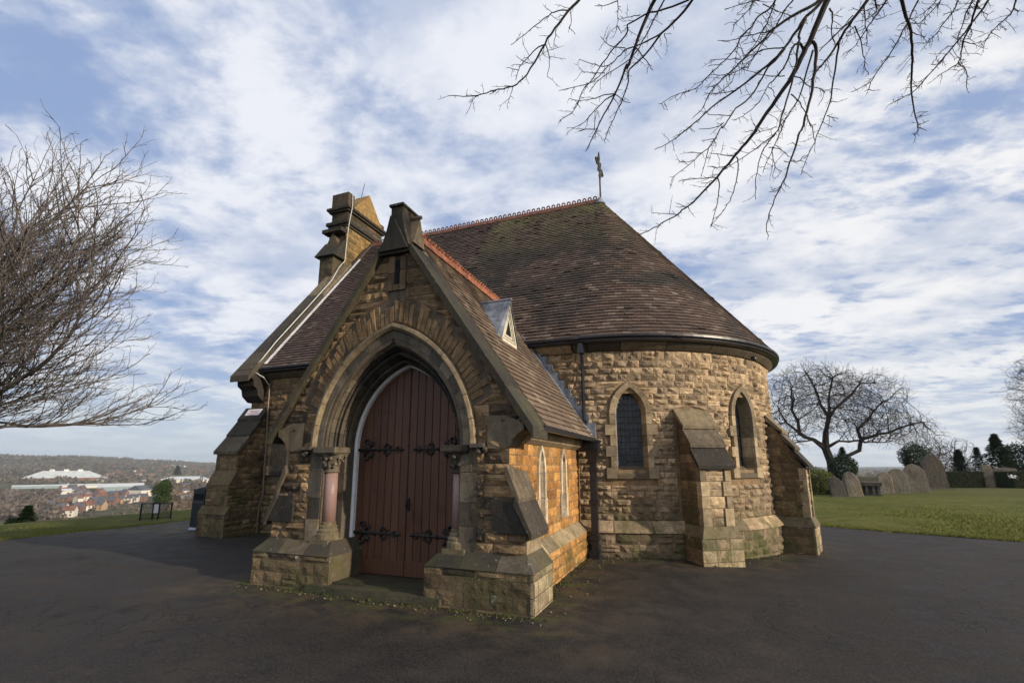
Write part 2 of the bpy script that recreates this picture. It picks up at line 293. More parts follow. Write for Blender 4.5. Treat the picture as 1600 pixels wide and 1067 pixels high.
# ------------------------------------------------------------------ mesh builder
class MB:
    def __init__(s): s.v = []; s.f = []; s.t = []
    def add(s, vs, fs, tone=(.5, .5, 0)):
        o = len(s.v); s.v += [tuple(v) for v in vs]; s.f += [tuple(i + o for i in f) for f in fs]; s.t += [tone] * len(vs); return s
    def hexa(s, p, tone=(.5, .5, 0)):   # p: 8 pts, bottom 0-3 ccw, top 4-7
        return s.add(p, [(3, 2, 1, 0), (4, 5, 6, 7), (0, 1, 5, 4), (1, 2, 6, 5), (2, 3, 7, 6), (3, 0, 4, 7)], tone)
    def box(s, x0, x1, y0, y1, z0, z1, tone=(.5, .5, 0), b=0):
        return s.hexa([(x0, y0, z0), (x1, y0, z0), (x1, y1, z0), (x0, y1, z0), (x0 + b, y0 + b, z1), (x1 - b, y0 + b, z1), (x1 - b, y1 - b, z1), (x0 + b, y1 - b, z1)], tone)
    def prism(s, poly, ax, a0, a1, tone=(.5, .5, 0)):
        # extrude polygon (2d pts in remaining axes order) along axis ax
        def P(q, a):
            l = list(q); l.insert(ax, a); return tuple(l)
        n = len(poly); vs = [P(q, a0) for q in poly] + [P(q, a1) for q in poly]
        fs = [tuple(range(n)), tuple(range(2 * n - 1, n - 1, -1))] + [(i, i + n, (i + 1) % n + n, (i + 1) % n) for i in range(n)]
        return s.add(vs, fs, tone)
    def tube(s, pts, r, n=6, tone=(.5, .5, 0), cap=True, sx=1., sy=1.):
        pts = [Vector(p) for p in pts]; rs = r if isinstance(r, (list, tuple)) else [r] * len(pts)
        up = Vector((0, 0, 1)); vs = []; fs = []; ref = None
        for i, p in enumerate(pts):
            d = (pts[min(i + 1, len(pts) - 1)] - pts[max(i - 1, 0)])
            if d.length < 1e-9: d = Vector((0, 0, 1))
            d.normalize()
            if ref is None: ref = d.orthogonal().normalized() if abs(d.z) > .95 else d.cross(up).normalized()
            a = (ref - d * ref.dot(d)); a = a.normalized() if a.length > 1e-6 else d.orthogonal().normalized(); ref = a; bb = d.cross(a)
            for k in range(n):
                th = 2 * pi * k / n; vs.append(p + (a * cos(th) * sx + bb * sin(th) * sy) * rs[i])
        for i in range(len(pts) - 1):
            for k in range(n):
                k2 = (k + 1) % n; fs.append((i * n + k, i * n + k2, (i + 1) * n + k2, (i + 1) * n + k))
        if cap: fs.append(tuple(range(n - 1, -1, -1))); fs.append(tuple((len(pts) - 1) * n + k for k in range(n)))
        return s.add(vs, fs, tone)
    def lathe(s, prof, c, n=16, tone=(.5, .5, 0)):
        vs = []; fs = []
        for (r, z) in prof:
            for k in range(n): a = 2 * pi * k / n; vs.append((c[0] + r * cos(a), c[1] + r * sin(a), z))
        for i in range(len(prof) - 1):
            for k in range(n): k2 = (k + 1) % n; fs.append((i * n + k, i * n + k2, (i + 1) * n + k2, (i + 1) * n + k))
        fs.append(tuple(range(n - 1, -1, -1))); fs.append(tuple((len(prof) - 1) * n + k for k in range(n)))
        return s.add(vs, fs, tone)
    def loft(s, rings, closed=False, caps=True, tone=(.5, .5, 0)):
        n = len(rings[0]); vs = [p for r_ in rings for p in r_]; fs = []
        m = n if closed else n - 1
        for i in range(len(rings) - 1):
            for k in range(m): k2 = (k + 1) % n; fs.append((i * n + k, i * n + k2, (i + 1) * n + k2, (i + 1) * n + k))
        if caps and closed: fs.append(tuple(range(n - 1, -1, -1))); fs.append(tuple((len(rings) - 1) * n + k for k in range(n)))
        return s.add(vs, fs, tone)
    def mesh(s, name, mat, off=(0, 0, 0), smooth=False):
        me = bpy.data.meshes.new(name)
        va = np.array(s.v, dtype=np.float64).reshape(-1, 3) - np.array(off)
        me.from_pydata(va.tolist(), [], s.f)
        at = me.attributes.new('tone', 'FLOAT_COLOR', 'POINT')
        ta = np.ones((len(s.v), 4), np.float32); ta[:, :3] = np.array(s.t, np.float32).reshape(-1, 3); at.data.foreach_set('color', ta.ravel())
        if mat: me.materials.append(M[mat] if isinstance(mat, str) else mat)
        if smooth: me.polygons.foreach_set('use_smooth', [True] * len(me.polygons))
        me.update(); return me
    def build(s, name, mat, parent=None, smooth=False, kind=None, origin=None):
        if not s.v: return None
        va = np.array(s.v).reshape(-1, 3)
        if origin is None: mn, mx = va.min(0), va.max(0); origin = ((mn[0] + mx[0]) / 2, (mn[1] + mx[1]) / 2, mn[2])
        o = bpy.data.objects.new(name, s.mesh(name, mat, origin, smooth)); COL.objects.link(o)
        wp = Vector(origin)
        if parent is not None: o.parent = parent; o.location = wp - WLOC[parent.name]
        else: o.location = wp
        WLOC[o.name] = wp
        if kind: o['kind'] = kind
        return o
WLOC = {}
def empty(name, loc, label, cat, group=None):
    o = bpy.data.objects.new(name, None); COL.objects.link(o); o.location = loc; WLOC[o.name] = Vector(loc)
    o.empty_display_size = .3; return tag(o, label, cat, group)
def tag(o, label, cat, group=None):
    o['label'] = label; o['category'] = cat
    if group: o['group'] = group
    return o
def rt(b=0.): return (R.random(), R.random(), b)
def smooth01(x): x = max(0., min(1., x)); return x * x * (3 - 2 * x)
def nz(x, y, z=0.): return noise.noise(Vector((x, y, z)))

# ------------------------------------------------------------------ terrain height
def H(x, y):
    s = max(0., -x - 11.)
    z = -.050 * min(s, 7.) - .30 * max(0., min(s - 7., 60.)) * smooth01((s - 7) / 20.) * .55 - 26. * smooth01((s - 40) / 260.)
    z -= 22. * smooth01((y - 75) / 420.) * (1 - .5 * smooth01((s - 40) / 260.))
    z -= .10 * smooth01((x + 1.0) / 2.5) * (1 - smooth01((y - 15) / 4.)) * (1 - smooth01((6.0 - y) / 4.))
    z = max(z, -38.)
    r = hypot(x, y)
    if r > 700:
        az = math.degrees(atan2(x, y))           # 0 = +Y, negative = left
        if az < -10: top = 14 + 44 * smooth01((-az - 50) / 20.)
        else: top = -34
        top += 9 * nz(az * .16, 7.7) + 4 * nz(az * .5, 1.7)
        z += (top + 36) * smooth01((r - 900) / 2600.) * 1.0 + 6 * nz(x * .002, y * .002) * smooth01((r - 700) / 500)
    return z
def ground_hit(px, py):
    d = ray(px, py); tt = 2.
    for i in range(3000):
        p = CC + d * tt
        if p.z < H(p.x, p.y): break
        tt *= 1.006
    return Vector((p.x, p.y, H(p.x, p.y)))
def asph_edge(x): return 17.45 - .37 * x + .15 * nz(x * .7, 4.1) if x < 25 else 17.45 - .37 * 25
XL = -16.8
def inside_asph(x, y, m=0.): return (x > XL + .25 * nz(y * .5, 9.) + m) and y < asph_edge(x) - m and x < 40 and y > -30
b_ = MB(); rings = [0.6 * i for i in range(1, 75)]
while rings[-1] < 9000: rings.append(rings[-1] * 1.075)
NS = 420; cx0, cy0 = -3., 8.
b_.v.append((cx0, cy0, -.08)); b_.t.append((.5, .5, 0))
for r_ in rings:
    for k in range(NS):
        a = 2 * pi * k / NS; x, y = cx0 + r_ * cos(a), cy0 + r_ * sin(a); z = H(x, y)
        if inside_asph(x, y, .05): z -= .09
        elif r_ < 60: z += .02 + .03 * nz(x * .8, y * .8) + .06 * nz(x * .2, y * .2)
        b_.v.append((x, y, z)); b_.t.append((.5, .5, 0))
for k in range(NS): b_.f.append((0, 1 + k, 1 + (k + 1) % NS))
for i in range(len(rings) - 1):
    for k in range(NS):
        k2 = (k + 1) % NS; b_.f.append((1 + i * NS + k, 1 + (i + 1) * NS + k, 1 + (i + 1) * NS + k2, 1 + i * NS + k2))
b_.build('ground', 'terrain', kind='structure', smooth=True, origin=(0, 0, 0))
b_ = MB(); xs = [XL + .45 * i for i in range(0, 126)]; NY = 100
for i, x in enumerate(xs):
    for j in range(NY + 1):
        y = -30 + (asph_edge(x) + 30) * (j / NY) ** .62
        xx = x + (.25 * nz(y * .5, 9.) if i == 0 else 0)
        b_.v.append((xx, y, H(xx, y) + .012 * nz(x * .5, y * .5, 3) + .006 * nz(x * 1.7, y * 1.7, 8))); b_.t.append((.5, .5, 0))
for i in range(len(xs) - 1):
    for j in range(NY):
        a = i * (NY + 1) + j; b_.f.append((a, a + NY + 1, a + NY + 2, a + 1))
b_.build('asphalt_forecourt', 'asphalt', kind='structure', smooth=True, origin=(0, 0, 0))

# ================================================================== CHURCH
CX = -3.82; YW = 9.05; XC, YC, RA = -2.15, 12.88, 3.83
church = empty('stone_chapel', (CX, 9.0, 0), 'brown sandstone chapel with gabled porch, round apse and steep tiled roof', 'chapel')
STONES = []; TILES = []; WALLS = {}
def wallpart(name): return WALLS[name]
def pix_score(pts, nrm):
    c = Vector((0, 0, 0))
    for p in pts: c += Vector(p)
    c /= len(pts); d = c - CC
    if d.dot(CF) < .5: return 0
    f = -d.normalized().dot(Vector(nrm))
    if f <= 0.02: return 0
    u, v, z = px_of(c)
    if u < -20 or u > 1620 or v < -20 or v > 1090: return 0
    a = (Vector(pts[1]) - Vector(pts[0])).length * (Vector(pts[3]) - Vector(pts[0])).length
    return a * f / d.length_squared

def stone(mapf, u0b, u1b, u0t, u1t, v0, v1, wall, mat, bulge=.03, tone=None, nu=4, nv=3, occl=1.):
    j = .006; back = -.03
    u0b += j; u0t += j; u1b -= j; u1t -= j; v0 += j; v1 -= j
    if u1b - u0b < .02 and u1t - u0t < .02: return
    tone = tone or rt(); seed = R.random() * 99
    vs = []; base = R.uniform(.25, 1.) * bulge; tx, tz = R.uniform(-1, 1) * bulge * .5, R.uniform(-1, 1) * bulge * .5
    for jv in range(nv + 1):
        fv = jv / nv; fv2 = fv if jv in (0, nv) else fv + R.uniform(-.08, .08)
        for iu in range(nu + 1):
            fu = iu / nu; fu2 = fu if iu in (0, nu) else fu + R.uniform(-.07, .07)
            a = u0b + (u0t - u0b) * fv2; b = u1b + (u1t - u1b) * fv2
            u = a + (b - a) * fu2; v = v0 + (v1 - v0) * fv2
            edge = (jv in (0, nv)) or (iu in (0, nu))
            d = R.uniform(0, .25) * bulge if edge else base + R.uniform(-.4, .6) * bulge + tx * (fu - .5) * 2 + tz * (fv - .5) * 2
            vs.append(mapf(u, v, max(d, 0.)))
    n = nu + 1; fs = []
    for jv in range(nv):
        for iu in range(nu):
            a = jv * n + iu
            if (iu + jv) % 2: fs += [(a, a + 1, a + n + 1), (a, a + n + 1, a + n)]
            else: fs += [(a, a + 1, a + n), (a + 1, a + n + 1, a + n)]
    # skirt
    rim = [i for i in range(n)] + [r_ * n + nu for r_ in range(1, nv + 1)] + [nv * n + i for i in range(nu - 1, -1, -1)] + [r_ * n for r_ in range(nv - 1, 0, -1)]
    cs = [(u0b, v0), (u1b, v0), (u1t, v1), (u0t, v1)]; o = len(vs)
    vs += [mapf(u, v, back) for u, v in cs]
    ci = [0, nu, nu + nv, 2 * nu + nv]
    for q in range(4):
        a0 = ci[q]; a1 = ci[(q + 1) % 4] if q < 3 else len(rim)
        seq = [rim[k % len(rim)] for k in range(a0, a1 + 1)]
        fs.append(tuple([o + q] + [o + (q + 1) % 4] + seq[::-1]))
    p0 = Vector(mapf((u0b + u1b) / 2, (v0 + v1) / 2, 0)); p1 = Vector(mapf((u0b + u1b) / 2, (v0 + v1) / 2, 1))
    q = [mapf(u, v, 0) for u, v in cs]
    if u1b - u0b < .02: q = [mapf(u0t, v0, 0), mapf(u1t, v0, 0), mapf(u1t, v1, 0), mapf(u0t, v1, 0)]
    STONES.append((pix_score(q, p1 - p0) * occl, vs, fs, tone, wall, mat))

def masonry(mapf, v0, v1, left, right, blocks, wall, mat, ch=(.115, .155), ln=(.19, .40), bulge=.03, tonef=None, occl=1., endl=None):
    """coursed rubble; left(v), right(v) bounds; blocks: list of f(v)->(a,b) or None"""
    v = v0
    while v < v1 - .03:
        h = R.uniform(*ch); 
        if v + h > v1 - .07: h = v1 - v
        a, b_m = v + .001, v + h - .001
        def segs(vv):
            L, Rr = left(vv), right(vv); bl = sorted([x for x in (f(vv) for f in blocks)  if x], key=lambda q: q[0])
            return L, Rr, bl
        # gather blocker list using f identity
        pairs = []
        for f in blocks:
            ba, bb = f(a), f(b_m)
            if ba is None and bb is None: continue
            if ba is None: mid_ = (bb[0] + bb[1]) / 2; ba = bb
            if bb is None: mid_ = (ba[0] + ba[1]) / 2; bb = (mid_ - .02, mid_ + .02)
            pairs.append((ba, bb))
        pairs.sort(key=lambda q: q[0][0])
        cur = (left(a), left(b_m)); segl = []
        for ba, bb in pairs:
            segl.append((cur[0], ba[0], cur[1], bb[0])); cur = (max(cur[0], ba[1]), max(cur[1], bb[1]))
        segl.append((cur[0], right(a), cur[1], right(b_m)))
        for (l0, r0, l1, r1) in segl:
            if r0 - l0 < .03 and r1 - l1 < .03: continue
            r0 = max(r0, l0 + .005); r1 = max(r1, l1 + .005)
            inl, inr = max(l0, l1), min(r0, r1); cuts = []
            u = inl + R.uniform(ln[0], ln[1]) * R.uniform(.4, 1.)
            while u < inr - ln[0] * .6: cuts.append(u); u += R.uniform(*ln)
            bs = [(l0, l1)] + [(c, c) for c in cuts] + [(r0, r1)]
            for q in range(len(bs) - 1):
                tn = tonef((bs[q][0] + bs[q + 1][0]) / 2, v + h / 2, q == 0, q == len(bs) - 2) if tonef else None
                # sometimes split a stone in two thin ones
                if h > .14 and R.random() < .10 and abs(bs[q][0] - bs[q][1]) < 1e-6 and abs(bs[q + 1][0] - bs[q + 1][1]) < 1e-6:
                    mm = v + h * R.uniform(.4, .6)
                    stone(mapf, bs[q][0], bs[q + 1][0], bs[q][1], bs[q + 1][1], v, mm, wall, mat, bulge, tn, occl=occl)
                    stone(mapf, bs[q][0], bs[q + 1][0], bs[q][1], bs[q + 1][1], mm, v + h, wall, mat, bulge, tn, occl=occl)
                else: stone(mapf, bs[q][0], bs[q + 1][0], bs[q][1], bs[q + 1][1], v, v + h, wall, mat, bulge, tn, occl=occl)
        v += h
def pl_front(y): return lambda u, v, d: (u, y - d, v)        # faces -Y, u = x
def pl_east(x): return lambda u, v, d: (x + d, u, v)          # faces +X, u = y
def pl_west(x): return lambda u, v, d: (x - d, -u, v)
def cyl(r): return lambda u, v, d: (XC + (r + d) * cos(u / r), YC + (r + d) * sin(u / r), v)
C0 = .482; ZS = 1.85
def cw(w): return .359 + (w - .865) * .293
def archp(w, t, c=None, zs=ZS):
    if c is None: c = cw(w)
    r_ = w + c; ph = acos(c / r_); a = ph * (1 - abs(t)); x = r_ * cos(a) - c
    return (x if t > 0 else -x, zs + r_ * sin(a))
def archx(w, z, c=None, zs=ZS):
    if c is None: c = cw(w)
    if z <= zs: return w
    r_ = w + c; q = r_ * r_ - (z - zs) ** 2
    if q <= 0: return None
    x = sqrt(q) - c; return x if x > 0 else None

# ---------------- porch walls (backing) -----------------
def poly_wall(name, outline, holes_fn, mat): pass
# front backing: strips of mortar left & right of the opening and above
def front_half(z):  # half width of the front wall at height z
    if z < .84: return 1.93
    if z < 1.56: return 1.93 - (z - .84) / .72 * .21
    if z < 2.06: return 1.72
    return max(0.02, (4.96 - z) / 1.46)
mb = MB(); zs_ = [0, .45, .84, 1.2, 1.56, 1.85] + [1.85 + .1 * i for i in range(1, 31)] + [4.93]
YF = 5.38
for side in (-1, 1):
    for a, b in zip(zs_[:-1], zs_[1:]):
        ia = archx(1.06, a + 1e-6) if a >= ZS else 1.06; ib = archx(1.06, b) if b > ZS else 1.06
        ia = ia or 0.; ib = ib or 0.
        oa, ob = front_half(a + 1e-6), front_half(b - 1e-6)
        xa0, xa1, xb0, xb1 = CX + side * ia, CX + side * oa, CX + side * ib, CX + side * ob
        p = [(xa0, YF, a), (xa1, YF, a), (xa1, YF + .4, a), (xa0, YF + .4, a), (xb0, YF, b), (xb1, YF, b), (xb1, YF + .4, b), (xb0, YF + .4, b)]
        if side < 0: p = [p[1], p[0], p[3], p[2], p[5], p[4], p[7], p[6]]
        mb.hexa(p)
WALLS['porch_front'] = mb.build('porch_front_wall', 'mortar', church)
# porch side walls with lancets cut: east wall X=-2.1 ; west wall simple
LANC = [(6.64, .95, 1.88), (7.84, .95, 1.88)]
XE = -2.10
def sidewall(x0, x1):
    mb = MB(); ys = [YF + .4]
    for (yc, a, b) in LANC: ys += [yc - .14, yc + .14]
    ys.append(YW)
    for i in range(len(ys) - 1):
        if i % 2 == 0: mb.box(x0, x1, ys[i], ys[i + 1], 0, 2.06)
        else: mb.box(x0, x1, ys[i], ys[i + 1], 0, .90); mb.box(x0, x1, ys[i], ys[i + 1], 1.84, 2.06)
    return mb
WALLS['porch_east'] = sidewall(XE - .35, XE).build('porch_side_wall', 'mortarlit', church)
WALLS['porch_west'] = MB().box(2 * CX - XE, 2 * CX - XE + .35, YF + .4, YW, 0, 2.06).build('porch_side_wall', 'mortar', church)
# masonry of the porch front
def tf_front(u, v, first, last):
    s = 0.
    if R.random() < .10: s = R.uniform(.4, .95)
    dx = abs(u - CX)
    if dx > 1.45 and v > .9 and R.random() < .35: s = R.uniform(.6, 1.)
    if v < .95: s = max(s, R.choice([0, 0, .3]))
    return (R.random(), R.random() * .9, s)
def blk_arch(v):
    if v < ZS: return (CX - 1.30, CX + 1.30)
    zr = archp(1.29, .74)[1]
    if v < zr - .05: x = archx(1.31, v)
    else: x = archx(1.60, v)
    return (CX - x, CX + x) if x else None
def blk_slit(v): return (CX - .13, CX + .17) if 4.02 < v < 4.56 else None
masonry(pl_front(YF), .58, 4.92, lambda v: CX - front_half(v) + (.0 if v < 2.06 else .02), lambda v: CX + front_half(v) - (.0 if v < 2.06 else .02),
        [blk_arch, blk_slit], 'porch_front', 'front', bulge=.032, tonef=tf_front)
# relieving arch voussoirs
n = 23
for side in (-1, 1):
    for i in range(n):
        ta, tb = .76 * i / n, .76 * (i + 1) / n
        wo = 1.57 + R.uniform(-.10, .05)
        q = [archp(1.30, tb), archp(1.30, ta), archp(wo, ta), archp(wo, tb)]
        q = [(CX + side * x, z) for x, z in q]
        if side < 0: q = [q[1], q[0], q[3], q[2]]
        tn = (R.random() * .6, R.uniform(.25, .6), .5 * R.random() if R.random() < .3 else 0)
        cxm = sum(a for a, _ in q) / 4; czm = sum(a for _, a in q) / 4
        q = [(cxm + (a - cxm) * .975, czm + (b - czm) * .985) for a, b in q]
        d = .006 + R.uniform(0, .012)
        vs = [(a, YF - .004, b) for a, b in q] + [(cxm + (a - cxm) * .8, YF - d - R.uniform(0, .012), czm + (b - czm) * .88) for a, b in q] + [(a, YF + .03, b) for a, b in q]
        fs = [(4, 5, 6, 7)] + [(k, (k + 1) % 4, (k + 1) % 4 + 4, k + 4) for k in range(4)] + [(k + 8, (k + 1) % 4 + 8, (k + 1) % 4, k) for k in range(4)]
        mb = MB(); mb.add(vs, fs, tn); mb.build('relieving_voussoir', 'front', WALLS['porch_front'])
# jamb quoins beside opening (smooth) z .6 - 1.85
for side in (-1, 1):
    z = .58; k = 0
    for h in (.30, .28, .36, .33):
        w1 = 1.31 if k % 2 == 0 else 1.24
        x0, x1 = sorted((CX + side * 1.08, CX + side * (w1 - .008)))
        tn = (R.random(), R.random(), .75 if (k == 1) else .1 * k)
        mb = MB(); mb.box(x0, x1, YF - .012, YF + .20, z + .004, z + h - .004, tn)
        mb.build('jamb_stone', 'arch', WALLS['porch_front']); z += h; k += 1
# nook behind the columns and inner jambs
mb = MB()
for side in (-1, 1):
    x0, x1 = sorted((CX + side * .885, CX + side * 1.10)); MB().box(x0, x1, 5.60, 5.785, 0.1, 1.86, (.4, .4, .35)).build('inner_jamb', 'arch', church)
# arch orders: profile list of (w, y); built in voussoir blocks
def arch_blocks(name, prof, tmax, nb, mat, parent, tones, joint=.004, c=None, zs=ZS, seg=3, ox=CX, mapxy=None):
    for side in (-1, 1):
        for i in range(nb):
            t0, t1 = tmax * i / nb + joint * .5, tmax * (i + 1) / nb - joint * .5
            if i == 0: t0 = 0.00001
            rings_ = []
            for s_ in range(seg + 1):
                tt = t0 + (t1 - t0) * s_ / seg
                ring = []
                for (w, y) in prof:
                    x, z = archp(w, tt, c, zs); p = (ox + side * x, y, z)
                    ring.append(mapxy(p) if mapxy else p)
                rings_.append(ring if side > 0 else ring[::-1])
            mb = MB(); mb.loft(rings_, closed=True, tone=tones(side, i)); mb.build(name, mat, parent)
pa = empty_part = None
archpart = MB()
hood = MB()
def tn_hood(side, i): return (R.random(), .6 + .4 * R.random(), .0 if i > 2 else .25)
def tn_o1(side, i): return (R.random(), R.random(), R.uniform(.0, .35) + (.3 if i < 4 else 0))
def tn_o2(side, i): return (R.random(), R.random() * .6, R.uniform(.7, 1.) if (side > 0 or i < 4) else R.uniform(.2, .7))
mbk = MB()
for side in (-1, 1):                          # a plain inner rim behind the moulded orders
    rings_ = []
    for s_ in range(17):
        tt = max(1e-5, s_ / 16); ring = []
        for (w, y) in ((1.20, 5.46), (1.07, 5.60), (.97, 5.70), (.97, 5.98), (1.20, 5.98)):
            x, z = archp(w, tt); ring.append((CX + side * x, y, z))
        rings_.append(ring if side > 0 else ring[::-1])
    mbk.loft(rings_, closed=True, tone=(.4, .4, .8))
arch_part = mbk.build('doorway_arch', 'arch', church)
arch_blocks('hood_mould', [(1.205, 5.39), (1.21, 5.345), (1.24, 5.31), (1.28, 5.32), (1.29, 5.39)], 1., 7, 'dress', arch_part, tn_hood)
arch_blocks('voussoir', [(1.035, 5.50), (1.03, 5.46), (1.04, 5.425), (1.065, 5.42), (1.072, 5.405), (1.10, 5.40), (1.112, 5.372), (1.20, 5.372), (1.20, 5.50)], 1., 9, 'arch', arch_part, tn_o1)
arch_blocks('voussoir', [(.955, 5.60), (.95, 5.555), (.962, 5.53), (.985, 5.535), (.99, 5.56), (1.005, 5.56), (1.012, 5.505), (1.08, 5.505), (1.08, 5.60)], 1., 9, 'arch', arch_part, tn_o2)
arch_blocks('voussoir', [(.882, 5.78), (.878, 5.69), (.888, 5.655), (.91, 5.66), (.918, 5.685), (.932, 5.68), (.94, 5.605), (1.06, 5.605), (1.06, 5.78)], 1., 7, 'arch', arch_part, tn_o2)
# hood stops: carved lumps
for side in (-1, 1):
    mb = MB(); cx_ = CX + side * 1.33
    mb.box(cx_ - .09, cx_ + .09, 5.28, 5.39, 1.815, 1.865, (.5, .3, .4))
    for k in range(7):
        a = R.uniform(0, 6.28); q = Vector((cx_ + side * .05 + .05 * cos(a), 5.32 + R.uniform(-.02, .02), 1.80 + .045 * sin(a)))
        mb.lathe([(.01, q.z - .03), (.03, q.z - .012), (.032, q.z + .01), (.01, q.z + .03)], (q.x, q.y), 7, (.5, .3, .5))
    mb.build('carved_stop', 'arch', arch_part)
# columns
for side in (-1, 1):
    c = (CX + side * 1.015, 5.495)
    soot = .15 if side < 0 else .85
    col = MB().lathe([(.094, .83), (.090, 1.2), (.088, 1.50)], c, 20).build('granite_column', 'granite', church, smooth=True)
    MB().lathe([(.155, .60), (.155, .68), (.135, .70), (.14, .73), (.118, .755), (.125, .785), (.10, .80), (.105, .835), (.093, .84)], c, 18, (.3, .4, .15)).box(c[0] - .15, c[0] + .15, 5.33, 5.64, .55, .615, (.4, .4, .2)).build('column_base', 'dress', col, smooth=False)
    mb = MB().lathe([(.096, 1.50), (.112, 1.51), (.098, 1.535), (.10, 1.58), (.125, 1.66), (.165, 1.74), (.14, 1.775)], c, 14, (.4, .4, soot))
    mb.box(c[0] - .19, c[0] + .19, 5.30, 5.66, 1.775, 1.85, (.5, .35, soot), b=-.0)
    mb.box(c[0] - .17, c[0] + .17, 5.32, 5.66, 1.755, 1.778, (.5, .3, soot))
    for k in range(26):                     # stiff-leaf carving
        a = R.uniform(0, 2 * pi); zz_ = R.uniform(1.58, 1.75); rr = .115 + (zz_ - 1.56) * .34
        q = (c[0] + rr * cos(a), c[1] + rr * sin(a)); s_ = R.uniform(.018, .034)
        mb.lathe([(.004, zz_ - s_), (s_ * .9, zz_ - s_ * .3), (s_, zz_ + s_ * .3), (.004, zz_ + s_)], q, 6, (R.random(), R.random(), soot))
    mb.build('carved_capital', 'arch', col)
# plinth blocks flanking the door + along the sides
def chamfer_plinth(mb, x0, x1, y0, y1, z1, z2, ix0, ix1, iy0, iy1, tone):
    mb.box(x0, x1, y0, y1, -.5, z1, tone)
    mb.hexa([(x0, y0, z1), (x1, y0, z1), (x1, y1, z1), (x0, y1, z1), (ix0, iy0, z2), (ix1, iy0, z2), (ix1, iy1, z2), (ix0, iy1, z2)], tone)
mb = MB()
mb.box(CX + .715, -1.755, 5.215, 5.96, -.5, .435)
mb.box(XE, -1.955, 5.96, 9.2, -.5, .435); MB().box(CX - 2.035, CX - .715, 5.215, 5.96, -.5, .435).box(2 * CX + 1.955, 2 * CX - XE, 5.96, 9.2, -.5, .435).build('porch_plinth', 'mortar', church)
WALLS['plinth'] = mb.build('porch_plinth', 'mortar', church)
def tf_pl(u, v, f, l): return (R.random(), R.random(), (R.uniform(.3, .9) if R.random() < .25 else 0) if not (f or l) else R.uniform(0, .3))
for (a, b) in ((CX + .70, -1.74), (CX - 2.05, CX - .70)):
    masonry(pl_front(5.215), -.12, .435, lambda v, a=a: a, lambda v, b=b: b, [], 'plinth', 'plinth', ch=(.13, .17), ln=(.22, .42), bulge=.014, tonef=tf_pl)
masonry(pl_east(-1.755), -.12, .435, lambda v: 5.20, lambda v: 5.96, [], 'plinth', 'dresslit', ch=(.14, .19), ln=(.2, .4), bulge=.012)
masonry(pl_east(-1.955), -.12, .435, lambda v: 5.98, lambda v: 9.0, [], 'plinth', 'side', ch=(.12, .15), ln=(.2, .4), bulge=.02)
# chamfer stones of plinth
def cham(p, mat, tone, name='plinth_chamfer', par='plinth'):
    MB().hexa(p, tone).build(name, mat, WALLS[par])
def cham_run(x0, x1, yo, yi, z1, z2, n, mat, ends=(0, 0)):
    for i in range(n):
        a, b = x0 + (x1 - x0) * i / n + .004, x0 + (x1 - x0) * (i + 1) / n - .004
        ta = a + (ends[0] if i == 0 else 0); tb = b - (ends[1] if i == n - 1 else 0)
        cham([(a, yo, z1), (b, yo, z1), (b, 5.96, z1), (a, 5.96, z1), (ta, yi, z2), (tb, yi, z2), (tb, 5.96, z2), (ta, 5.96, z2)], mat, (R.random(), R.random(), R.choice([0, .2, .7, .9])))
cham_run(CX + .70, -1.735, 5.195, 5.375, .438, .60, 3, 'slab', (.14, .14))
cham_run(CX - 2.055, CX - .70, 5.195, 5.375, .438, .60, 3, 'slab', (.12, .14))
for i in range(6):
    a, b = 5.98 + 3.03 * i / 6 + .004, 5.98 + 3.03 * (i + 1) / 6 - .004
    cham([(XE, a, .438), (-1.94, a, .438), (-1.94, b, .438), (XE, b, .438), (XE, a, .60), (XE + .005, a, .60), (XE + .005, b, .60), (XE, b, .60)], 'dresslit', rt())
# buttress at the porch corners: body + weathering slabs
for side in (1, -1):
    mx = lambda x: CX + side * (x - CX)
    def bx(mb, x0, x1, y0, y1, z0, z1, tone):
        a, b = sorted((mx(x0), mx(x1))); mb.box(a, b, y0, y1, z0, z1, tone)
    mb = MB(); bx(mb, XE + .002, -1.885, 5.39, 5.93, .58, .86, (.5, .5, 0)); bx(mb, XE + .002, -2.02, 5.39, 5.93, .86, 1.25, (.5, .5, 0))
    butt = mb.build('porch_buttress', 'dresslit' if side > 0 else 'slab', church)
    def slab(xa, za, xb, zb, th, y0, y1, tone, name='weathering_slab'):
        q = [(xa, za), (xb, zb), (xb - .01, zb - th), (xa - .02, za - th * 1.6)]
        if side < 0: q = [(mx(x), z) for x, z in q][::-1]
        MB().prism([(x, z) for x, z in q], 1, y0, y1, tone).build(name, 'slab', butt)
    slab(XE - .01, 1.60, -1.955, 1.225, .07, 5.315, 5.97, (.9, .9, .0)); slab(-2.0, 1.26, -1.80, .84, .07, 5.305, 5.98, (.3, .5, .35))
    # dark triangular cheek stones
    q = [(XE - .2, 1.05), (-1.93, .86), (-1.87, .86), (-1.99, 1.18), (XE - .2, 1.18)]
    if side < 0: q = [(mx(x), z) for x, z in q][::-1]
    MB().prism(q, 1, 5.328, 5.40, (.3, .3, .7)).build('cheek_stone', 'slab', butt)
    q = [(XE - .2, .83), (-1.84, .83), (-1.93, 1.04), (XE - .2, 1.04)]
    if side < 0: q = [(mx(x), z) for x, z in q][::-1]
    MB().prism(q, 1, 5.330, 5.40, (.2, .2, .85)).build('cheek_stone', 'slab', butt)
